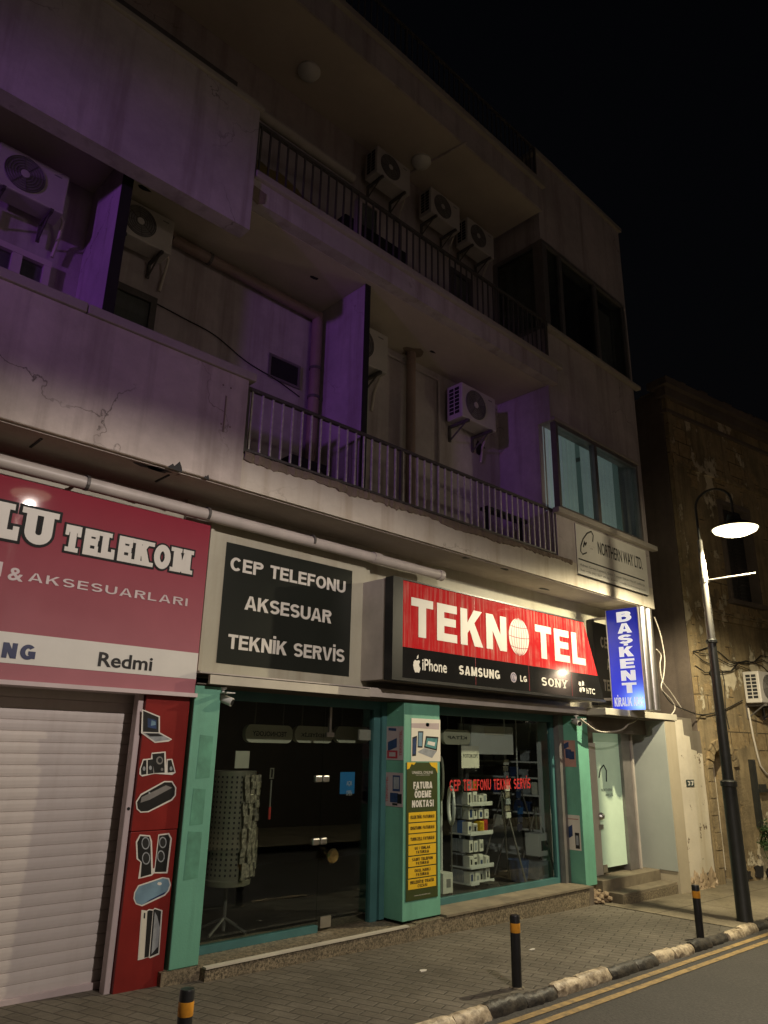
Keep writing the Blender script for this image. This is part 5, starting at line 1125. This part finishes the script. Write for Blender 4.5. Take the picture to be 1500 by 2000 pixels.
def weed():
    rnd = random.Random(5); c = o0+ux*1.12-uy*.14+Vector((0, 0, .62)); t = thing('weed_plant', 'dark leafy weed growing out of the old wall beside the lamp post', 'plant', c-Vector((0, 0, .4)))
    lf = MB(); st = MB()
    for k in range(26):
        a_ = rnd.uniform(0, 2*math.pi); d_ = Vector((math.cos(a_)*.22, -abs(math.sin(a_))*.16, rnd.uniform(-.28, .26))); p0 = c+Vector((0, .08, -.1)); p1 = c+d_; mid = (p0+p1)/2+Vector((0, 0, .08)); st.tube([p0, mid, p1], .004, 4)
        for j in range(9):
            f = rnd.uniform(.3, 1.05); q = p0.lerp(p1, f)+Vector((rnd.uniform(-.03, .03), rnd.uniform(-.03, .03), .05*math.sin(f*3)))
            v = Vector((rnd.uniform(-1, 1), rnd.uniform(-1, .3), rnd.uniform(-.7, .5))).normalized(); s_ = v.orthogonal().normalized()*.018; L_ = rnd.uniform(.05, .10)
            lf.add([q, q+v*L_*.5+s_, q+v*L_, q+v*L_*.5-s_], [(0, 1, 2, 3)])
    obj('leaves', lf, M['leaf'], t); obj('stems', st, M['leaf'], t)
weed()

# ================================================================== cables and cameras
def cable(label, pts, r=.009, mat='cable', cat='cable', name='cable'):
    n = len(pts); P_ = [Vector(p) for p in pts]; out = []
    for i in range(n-1):
        p0, p1, p2, p3 = P_[max(i-1, 0)], P_[i], P_[i+1], P_[min(i+2, n-1)]
        for k in range(6):
            t = k/6; out.append(.5*((2*p1)+(p2-p0)*t+(2*p0-5*p1+4*p2-p3)*t*t+(3*p1-p0-3*p2+p3)*t**3))
    out.append(P_[-1]); return setp(obj(name, MB().tube(out, r, 6), M[mat], loc=P_[0], smooth=60), label, cat)
cable('long pale cable hanging beside the right edge of the blue lightbox', [at(x, y, 5.0) for x, y in ((1278, 1205), (1290, 1240), (1298, 1285), (1296, 1320), (1292, 1345), (1312, 1368), (1318, 1385), (1305, 1402), (1290, 1406))])
cable('short looped cable at the lower right corner of the blue lightbox', [at(x, y, 5.02) for x, y in ((1282, 1268), (1291, 1280), (1289, 1300), (1294, 1330), (1310, 1352), (1334, 1388))])
cable('slack white cable drooping below the entrance canopy', [at(x, y, 5.1) for x, y in ((1133, 1404), (1150, 1417), (1168, 1428), (1192, 1430), (1215, 1425), (1228, 1414), (1240, 1408), (1252, 1396))], .011)
cable('thin dark wire crossing the middle balcony wall', [at(x, y, YB-.02) for x, y in ((300, 590), (360, 622), (420, 655), (480, 705), (540, 742), (585, 775))], .006, 'cabledark', 'wire', 'wire')
cable('dark cable running from the old house wall towards the lightbox', [at(1294, 1350, 5.0), at(1310, 1372, 5.0), at(1335, 1385, 5.0), at(1370, 1396, 4.98), at(1410, 1388, 4.9), at(1450, 1368, 4.8)], .009, 'cabledark')
def cctv(label, base_, d):
    t = thing('security_camera', label, 'security camera', base_); b0 = Vector(base_); d = Vector(d).normalized()
    obj('mount', MB().lathe([(.03, 0), (.03, -.012), (.012, -.02), (.012, -.07)], b0, n=12), M['plastic'], t, smooth=40)
    e = b0+Vector((0, 0, -.085)); obj('body', MB().tube([e-d*.07, e+d*.09], .034, 14), M['plastic'], t, smooth=40); obj('hood', MB().box(e.x-.04, e.x+.04, e.y-.12, e.y+.05, e.z+.034, e.z+.042), M['plastic'], t); obj('lens', MB().tube([e+d*.091, e+d*.094], .026, 14), M['blk'], t)
p = at(433, 1338, LG+.06); cctv('small white security camera under the cream ledge by the left green pillar', (p.x+.03, LG+.08, ZS-.008), (.55, -.75, -.35))
p = at(1118, 1402, LG+.05); cctv('small white security camera at the top of the right green pillar', (8.40, LG+.03, ZS-.008), (-.5, -.8, -.2))

# ================================================================== goods behind the glass
def rrect(x0, x1, z0, z1, r, n=6): return [(x1-r+r*math.cos(R(90*i/n)), z1-r+r*math.sin(R(90*i/n))) for i in range(n+1)]+[(x0+r-r*math.sin(R(90*i/n)), z1-r+r*math.cos(R(90*i/n))) for i in range(n+1)]+[(x0+r-r*math.cos(R(90*i/n)), z0+r-r*math.sin(R(90*i/n))) for i in range(n+1)]+[(x1-r+r*math.sin(R(90*i/n)), z0+r-r*math.cos(R(90*i/n))) for i in range(n+1)]
for tl, br, Y, txt, lab in (((481, 1414), (571, 1452), 5.95, 'TECHNOLOGY', 'rounded hanging sign with mirrored letters at the left of the dark shop'), ((577, 1417), (650, 1452), 5.95, 'HEDİYELİK', 'middle rounded hanging sign seen through the dark shop glass'), ((656, 1418), (722, 1452), 5.95, None, 'rounded hanging sign nearest the glass door edge'), ((866, 1424), (919, 1455), 5.72, 'KİTAP', 'cream rounded hanging sign at the top left of the right shop window')):
    a, b = at(*tl, Y), at(*br, Y); b.z = at(br[0], br[1], Y).z; S = thing('hanging_sign', lab, 'sign', ((a.x+b.x)/2, Y, b.z), 0, 'hanging signs inside the shop')
    obj('panel', MB().prism(rrect(a.x, b.x, b.z, a.z, (a.z-b.z)*.42), (0, Y+.05, 0), AX, AY, .05), M['signoval'], S)
    obj('hanger', MB().tube([((a.x*.8+b.x*.2), Y+.02, a.z), ((a.x*.8+b.x*.2), Y+.02, 2.6)], .006, 6).tube([((a.x*.2+b.x*.8), Y+.02, a.z), ((a.x*.2+b.x*.8), Y+.02, 2.6)], .006, 6), M['rail'], S)
    if txt: h_ = (a.z-b.z); text_mesh('lettering', txt, (a.x+(b.x-a.x)*.14, Y-.001, b.z+h_*.36), AX, AY, (b.x-a.x)*.72, h_*.28, M['blk'], S, offset=.02, mirror=True)
# spinner rack
Y = 6.0; c = at(452, 1600, Y); top = at(452, 1505, Y).z; bot = at(450, 1725, Y).z
S = thing('spinner_rack', 'tall perforated spinner rack of accessories behind the left shop glass', 'display rack', (c.x, Y, .09))
obj('perforated_column', MB().lathe([(.20, bot), (.205, bot+.04), (.195, bot+.05), (.195, top), (0, top+.001)], (c.x, Y, 0), n=28), plain('olive_rack_metal', (.24, .22, .16), .4, .3, .3, 6), S, smooth=30)
mb = MB()
for i in range(28):
    for j in range(20):
        a_ = R(i*360/28); z = bot+.09+j*(top-bot-.12)/19.5; n_ = Vector((math.cos(a_), math.sin(a_), 0)); p_ = Vector((c.x, Y, z))+n_*.1965; s_ = Vector((-n_.y, n_.x, 0))
        if n_.y < .3 and not -40 < (math.degrees(a_) % 360)-300 < 40: mb.add([p_-s_*.008-Vector((0, 0, .009)), p_+s_*.008-Vector((0, 0, .009)), p_+s_*.008+Vector((0, 0, .009)), p_-s_*.008+Vector((0, 0, .009))], [(0, 1, 2, 3)])
obj('holes', mb, M['matblk'], S)
rnd = random.Random(2)
M['blister'] = plain('shiny_blister_pack', (.50, .44, .34), .15, .25, .85, 30)
mb = MB()
for j in range(15):
    for i in range(5):
        a_ = R(268+i*15+rnd.uniform(-3, 3)); z = bot+.10+j*(top-bot-.16)/14; n_ = Vector((math.cos(a_), math.sin(a_), 0)); p_ = Vector((c.x, Y, z))+n_*(.215+rnd.uniform(0, .02)); s_ = Vector((-n_.y, n_.x, 0)); t_ = n_*.012+Vector((0, 0, rnd.uniform(-.01, .01)))
        q = [p_-s_*.022-Vector((0, 0, .030)), p_+s_*.022-Vector((0, 0, .030)), p_+s_*.022+Vector((0, 0, .030)), p_-s_*.022+Vector((0, 0, .030))]; mb.hexa([q[0], q[1], q[1]+t_, q[0]+t_], [q[3], q[2], q[2]+t_, q[3]+t_])
obj('accessory_packs', mb, M['blister'], S)
obj('stand', MB().tube([(c.x, Y, .1), (c.x, Y, bot)], .018, 10).tube([(c.x-.2, Y-.1, .10), (c.x, Y, .2), (c.x+.2, Y+.1, .10)], .014, 8).tube([(c.x-.1, Y+.2, .10), (c.x, Y, .2), (c.x+.1, Y-.2, .10)], .014, 8), M['rail'], S)
obj('topper_card', MB().box(c.x-.02, c.x+.13, Y-.02, Y-.01, top+.02, top+.17), M['signoval'], S)
p = at(533, 1500, G+.05); q = at(530, 1600, G+.05)
S = thing('selfie_stick', 'slim selfie stick hanging behind the left shop glass', 'selfie stick', (p.x, G+.06, q.z)); obj('rod', MB().tube([(p.x, G+.06, p.z-.1), (p.x, G+.06, q.z+.1)], .007, 8), M['chrome'], S); obj('handle', MB().tube([(p.x, G+.06, q.z), (p.x, G+.06, q.z+.1)], .011, 8), M['boxred'], S); obj('clip', MB().box(p.x-.02, p.x+.02, G+.055, G+.065, p.z-.01, p.z).box(p.x-.02, p.x+.02, G+.055, G+.065, p.z-.09, p.z-.08).box(p.x-.02, p.x-.012, G+.055, G+.065, p.z-.079, p.z-.011).box(p.x+.012, p.x+.02, G+.055, G+.065, p.z-.079, p.z-.011), M['chrome'], S)
# display tower with boxes
YD = 5.95
x0 = at(918, 1600, YD).x; x1 = at(957, 1600, YD).x+.005; zs = [.15]+[at(935, y, YD).z for y in (1693, 1628, 1571)]
S = thing('display_tower', 'square display tower of phone accessories behind the right shop window', 'display stand', (x0+.2, YD+.15, .09))
obj('post', MB().tube([((x0+x1)/2, YD+.2, .1), ((x0+x1)/2, YD+.2, 1.5)], .03, 10), M['rail'], S)
for z in zs: obj('tray', MB().box(x0-.02, x1+.02, YD-.02, YD+.30, z-.015, z-.002).box(x0-.02, x1+.02, YD-.022, YD-.018, z-.002, z+.03), M['plastic'], S)
def box_thing(x, y, z, w_, d_, h_, mat, label, group, icon=True, side=False):
    o = setp(obj('carton', MB().box(x, x+w_, y, y+d_, z, z+h_), mat, loc=(x, y, z), bevel=.003), label, 'box', group)
    if icon: obj('printed_picture', MB().box(x+w_*rnd.uniform(.15, .35), x+w_*rnd.uniform(.6, .85), y-.0012, y-.0002, z+h_*rnd.uniform(.12, .3), z+h_*rnd.uniform(.6, .85)), M[rnd.choice(['acgrey', 'blk', 'picblue', 'matblk', 'picgrey'])], o)
    return o
rnd = random.Random(6); k = 0
for ti, z in enumerate(zs):
    for row in range(2):
        zz_ = z+row*.155
        for i in range(4):
            x = x0+i*(x1-x0)/4+rnd.uniform(0, .012); w_ = (x1-x0)/4-rnd.uniform(.014, .03); h_ = .145-rnd.uniform(0, .05); y_ = YD+.01+rnd.uniform(0, .03)
            if (row and ti == 3 and i > 1) or (ti == 1 and row and i == 3) or (ti == 0 and row and i == 0): continue
            mt, lb_, gr = M['box'], 'small white accessory box on the display tower in the right shop window', 'white boxes on the display tower'
            if (ti, row, i) == (2, 0, 2): mt, lb_, gr = M['yellowbox'], 'yellow box on the middle tray of the display tower', None
            if (ti, row, i) == (2, 0, 3): mt, lb_, gr = M['boxred'], 'red box on the middle tray of the display tower', None
            if (ti, row, i) == (3, 1, 1): mt, lb_, gr = M['yellowbox'], 'yellow box at the top of the display tower', None
            box_thing(x, y_, zz_, w_, .10, h_, mt, lb_, gr, gr is not None)
        for i in range(2):
            y_ = YD+.125+i*.085
            if (ti, row, i) == (2, 0, 0): box_thing(x0, y_, zz_, .08, .075, .14, M['boxblue'], 'blue box on the left side of the display tower', None, False)
            else: box_thing(x0, y_, zz_, .08, .075, .135, M['picgrey'], 'box coloured grey for shade on the left side of the display tower', 'grey boxes on the display tower', False)  # grey carton colour carries the shade on the tower's left side
# white board hanging at the top, ring lights, stands
a, b = at(920, 1416, 5.72), at(1003, 1474, 5.72)
S = setp(obj('white_board', MB().box(a.x, b.x, 5.72, 5.75, b.z, a.z), M['plastic'], loc=(a.x, 5.72, b.z)), 'large white sheet hanging at the top of the right shop window', 'board')
obj('pasted_sheet', MB().box(a.x+.25, a.x+.62, 5.716, 5.7195, b.z+.22, a.z-.01), M['poster'], S); obj('pasted_sheet', MB().box(a.x+.66, b.x-.15, 5.716, 5.7195, b.z+.22, a.z-.015), M['poster'], S)
def ring(px, py, Y, r, rot, label):
    c = at(px, py, Y); t = thing('ring_light', label, 'ring light', (c.x, Y, .1), 0, 'ring lights in the shop window'); ax = Vector((math.cos(rot), math.sin(rot), 0))
    pts = [c+ax*r*math.cos(2*math.pi*i/32)+Vector((0, 0, r*math.sin(2*math.pi*i/32))) for i in range(33)]
    obj('ring_tube', MB().tube(pts, .020, 10, False), M['plastic'], t, smooth=60); obj('stand', MB().tube([(c.x, Y, .1), (c.x, Y, c.z-r)], .010, 8), M['rail'], t)
ring(881, 1573, 5.85, .19, R(50), 'white ring light on a stand in the right shop window, its whole hoop showing')
ring(852, 1585, 5.95, .17, R(40), 'ring light partly hidden behind the middle pillar')
c = at(861, 1520, 6.0); S = thing('photo_reflector', 'pale round photo reflector behind the edge of the middle pillar', 'reflector', (c.x, 6.0, .1)); obj('disc', MB().lathe([(0, .02), (.24, .012), (.25, 0), (.24, -.012), (0, -.02)], c, (.75, -.66, 0), 28), M['signoval'], S); obj('stand', MB().tube([(c.x, 6.0, .1), (c.x, 6.0, c.z)], .016, 8), M['plastic'], S)
def tripod(px, Y, h, label, spread=.33):
    c = at(px, 1700, Y); x = c.x; t = thing('tripod', label, 'tripod', (x, Y, .09), 0, 'tripods in the shop window')
    obj('head', MB().box(x-.03, x+.03, Y-.03, Y+.03, h-.02, h+.06), M['blk'], t); obj('centre_column', MB().tube([(x, Y, h-.35), (x, Y, h)], .013, 8), M['chrome'], t)
    for k in range(3): a_ = k*2.094+.5; obj('leg', MB().tube([(x, Y, h-.03), (x+spread*math.cos(a_), Y+spread*math.sin(a_), .10)], .012, 8), M['rail'], t)
tripod(985, 6.0, 1.15, 'tripod just right of the display tower'); tripod(1020, 6.2, 1.25, 'tall tripod in the middle of the right shop window', .38); tripod(1052, 5.95, .95, 'short tripod near the right end of the shop window', .28)
S = setp(obj('camera_bag', MB().prism(rrect(7.30, 7.72, .62, .98, .08), (0, 6.45, 0), AX, AY, .22), M['matblk'], loc=(7.5, 6.4, .62)), 'dark bag hanging between the tripods in the shop window', 'bag')
# shelves at the back
SX0, SX1, SYa, SYb = 8.46, 8.78, 5.86, 7.25
S = thing('shelf_unit', 'white wall shelves full of small goods at the right end of the shop window', 'shelves', (SX1, 6.5, .1))
obj('side_panel', MB().box(SX0, SX1, SYa, SYa+.03, .1, 1.98), M['shelf'], S); obj('side_panel', MB().box(SX0, SX1, SYb-.03, SYb, .1, 1.98), M['shelf'], S); obj('back_panel', MB().box(SX1, SX1+.015, SYa, SYb, .1, 1.98), M['shelf'], S)
sz = [atX(1030, y, SX0).z for y in (1487, 1518, 1552, 1586, 1619)]+[.35]
for z in sz: obj('shelf', MB().box(SX0, SX1, SYa+.03, SYb-.03, z-.02, z), M['shelf'], S)
rnd = random.Random(14)
for si, z in enumerate(sz[:5]):
    y = SYa+.06
    while y < SYb-.25:
        w_ = rnd.uniform(.09, .17); h_ = rnd.uniform(.09, .17); mt = rnd.choice(['blk', 'matblk', 'picgrey', 'picblue', 'box', 'blk'])
        setp(obj('packet', MB().prism([(a_-8, b_) for a_, b_ in rrect(8, 8+w_, 0, h_, .02, 3)], (SX0+.14, y+w_, z+.002), (0, -1, 0), AY, .10), M[mt], loc=(SX0+.05, y, z)), 'small boxed item standing on the white shelves at the right end of the shop', 'box', 'goods on the shelves'); y += w_+rnd.uniform(.02, .10)
rnd = random.Random(41)
def pack_string(px, py0, py1, Y, n, mats, label):
    t0, t1 = at(px, py0, Y), at(px, py1, Y); t = thing('hanging_strip', label, 'display strip', (t0.x, Y, t1.z), 0, 'strips of packs hanging in the shop window'); x = t0.x
    obj('strip', MB().box(x-.012, x+.012, Y+.012, Y+.015, t1.z, 2.1), M['plastic'], t); stp = (t0.z-t1.z)/n
    for i in range(n): z = t0.z-stp*i; dx = rnd.uniform(-.012, .012); obj('pack', MB().box(x-.045+dx, x+.045+dx, Y-.01+rnd.uniform(-.008, .008), Y+.011, z-stp*.86, z), M[mats[i % len(mats)]], t, bevel=.004)
pack_string(988, 1483, 1600, 5.90, 9, ['box', 'blister', 'picgrey', 'blister'], 'pale strip of hanging packs left of the shelves in the right shop window')
pack_string(1013, 1530, 1625, 6.0, 6, ['boxblue', 'picblue', 'navy'], 'strip of dark blue hanging packs in front of the shelves in the right shop window')
pack_string(1037, 1500, 1600, 6.1, 7, ['blk', 'picgrey', 'blk'], 'strip of black and grey hanging packs close to the shelves')
pack_string(905, 1560, 1640, 6.6, 5, ['acgrey', 'picgrey', 'blk'], 'strip of dull packs hanging behind the display tower')
for i, (px, py, w_, h_, mk, lb_) in enumerate(((1062, 1650, .22, .26, 'plastic', 'large white carton low at the right end of the shop window'), (1064, 1700, .26, .20, 'picgrey', 'grey carton on the floor at the right end of the shop window'), (875, 1725, .16, .20, 'box', 'white carton on the floor at the left edge of the right shop window'), (965, 1738, .2, .14, 'matblk', 'black carton on the floor beside the display tower'))):
    q = at(px, py, 5.8); box_thing(q.x-w_/2, 5.8, q.z-h_/2, w_, .2, h_, M[mk], lb_, None, mk != 'matblk')
c = at(1045, 1735, 5.9); setp(obj('bucket', MB().lathe([(.10, .1), (.13, .34), (.125, .34), (.095, .12), (0, .12)], (c.x-.25, 5.95, 0), n=20), M['picblue'], loc=(c.x, 5.9, .1), smooth=40), 'small blue bucket on the shop floor by the window', 'bucket')
for i, (x, y_, h_) in enumerate(((3.9, 7.6, 1.0), (4.9, 8.0, .9))):
    t = thing('shop_counter', ('low counter deep in the dark shop behind the spinner rack', 'low counter deep in the dark shop behind the glass door')[i], 'counter', (x, y_, .09)); obj('front_panel', MB().box(x-.4, x+.4, y_, y_+.45, .09, h_-.04), M['room'], t); obj('top', MB().box(x-.43, x+.43, y_-.03, y_+.48, h_-.039, h_), M['shelf'], t)
# things kept on the balconies
mb = MB(); rnd = random.Random(3); a, b = 2.98, 4.1; vs = []; n = 16
for i in range(n+1):
    f = i/n; x = a+(b-a)*f; hgt = .50*(1-max(0, f-.35)**1.4*1.3)+rnd.uniform(-.02, .02); vs += [(x, D2+.12, Z2t+.02), (x, D2+.16+rnd.uniform(-.02, .02), Z2t+hgt*.6), (x, D2+.30, Z2t+max(.08, hgt)), (x, D2+.6, Z2t+max(.05, hgt*.9)), (x, D2+.7, Z2t+.02)]
mb.add(vs, [(i*5+j, i*5+j+1, (i+1)*5+j+1, (i+1)*5+j) for i in range(n) for j in range(4)]); setp(obj('tarpaulin', mb, M['yellowpost'], loc=(3.5, D2+.3, Z2t+.02), smooth=60), 'dull yellow tarpaulin heap behind the upper balcony railing', 'tarpaulin')
setp(obj('covered_crate', MB().box(4.15, 5.1, D2+.2, D2+.7, Z2t+.02, Z2t+.45), M['dark'], loc=(4.6, D2+.3, Z2t+.02), bevel=.02), 'dark covered crate behind the upper balcony railing right of the tarpaulin', 'crate')
S = thing('drying_rack', 'dark folded rack behind the lower railing near the bay', 'rack', (7.1, DS+.35, Z1t+.01)); mb = MB(); obj('top_bar', MB().box(6.75, 7.6, DS+.3, DS+.42, 4.42, 4.46), M['blk'], S)
for x in (6.8, 7.5): obj('leg', MB().box(x, x+.04, DS+.33, DS+.38, Z1t+.01, 4.419), M['blk'], S)
setp(obj('flower_box', MB().box(3.75, 4.2, DS+.25, DS+.5, Z1t+.005, Z1t+.28), M['dark'], loc=(4, DS+.3, Z1t+.005), bevel=.015), 'dark box on the lower balcony floor behind the left end of the railing', 'box')

for i, (x, y, l) in enumerate(((6.05, 4.35, 'small white scrap of litter on the paving between the two right bollards and the shop'), (4.75, 4.45, 'tiny white scrap of litter on the paving before the middle pillar'))):
    setp(obj('litter', MB().prism(blob(0, 0, .022, 7, 1.6), (x, y, gz(x)+.001), (1, 0, 0), (0, 1, 0), .004), M['white'], loc=(x, y, gz(x))), l, 'litter')
OPB = thing('opposite_building', 'pale building across the street, outside the photo, mirrored faintly in the shop glass', 'building', (2, -3.2, 0))
mb = MB(); mb.box(-12, 24, -3.6, -3.2, -.6, 8.5); obj('wall', mb, plaster('mauve_plaster', (.40, .30, .32), (.16, .13, .12)), OPB)
obj('dark_band', MB().box(-12, 24, -3.199, -3.12, -.6, 2.9), M['roof'], OPB)  # unseen dark band added to darken the reflection in the shop glass
for x in (-6, -2.5, 1, 4.5, 8, 11.5, 15): f = obj('window', MB().box(x, x+1.3, -3.22, -3.15, 3.8, 5.4), M['alu'], OPB); obj('pane', MB().box(x+.06, x+1.24, -3.145, -3.14, 3.86, 5.34), M['matblk'], f)
sheet('opposite_pavement', -25, 45, -3.3, -.2, .06, M['concrete'])
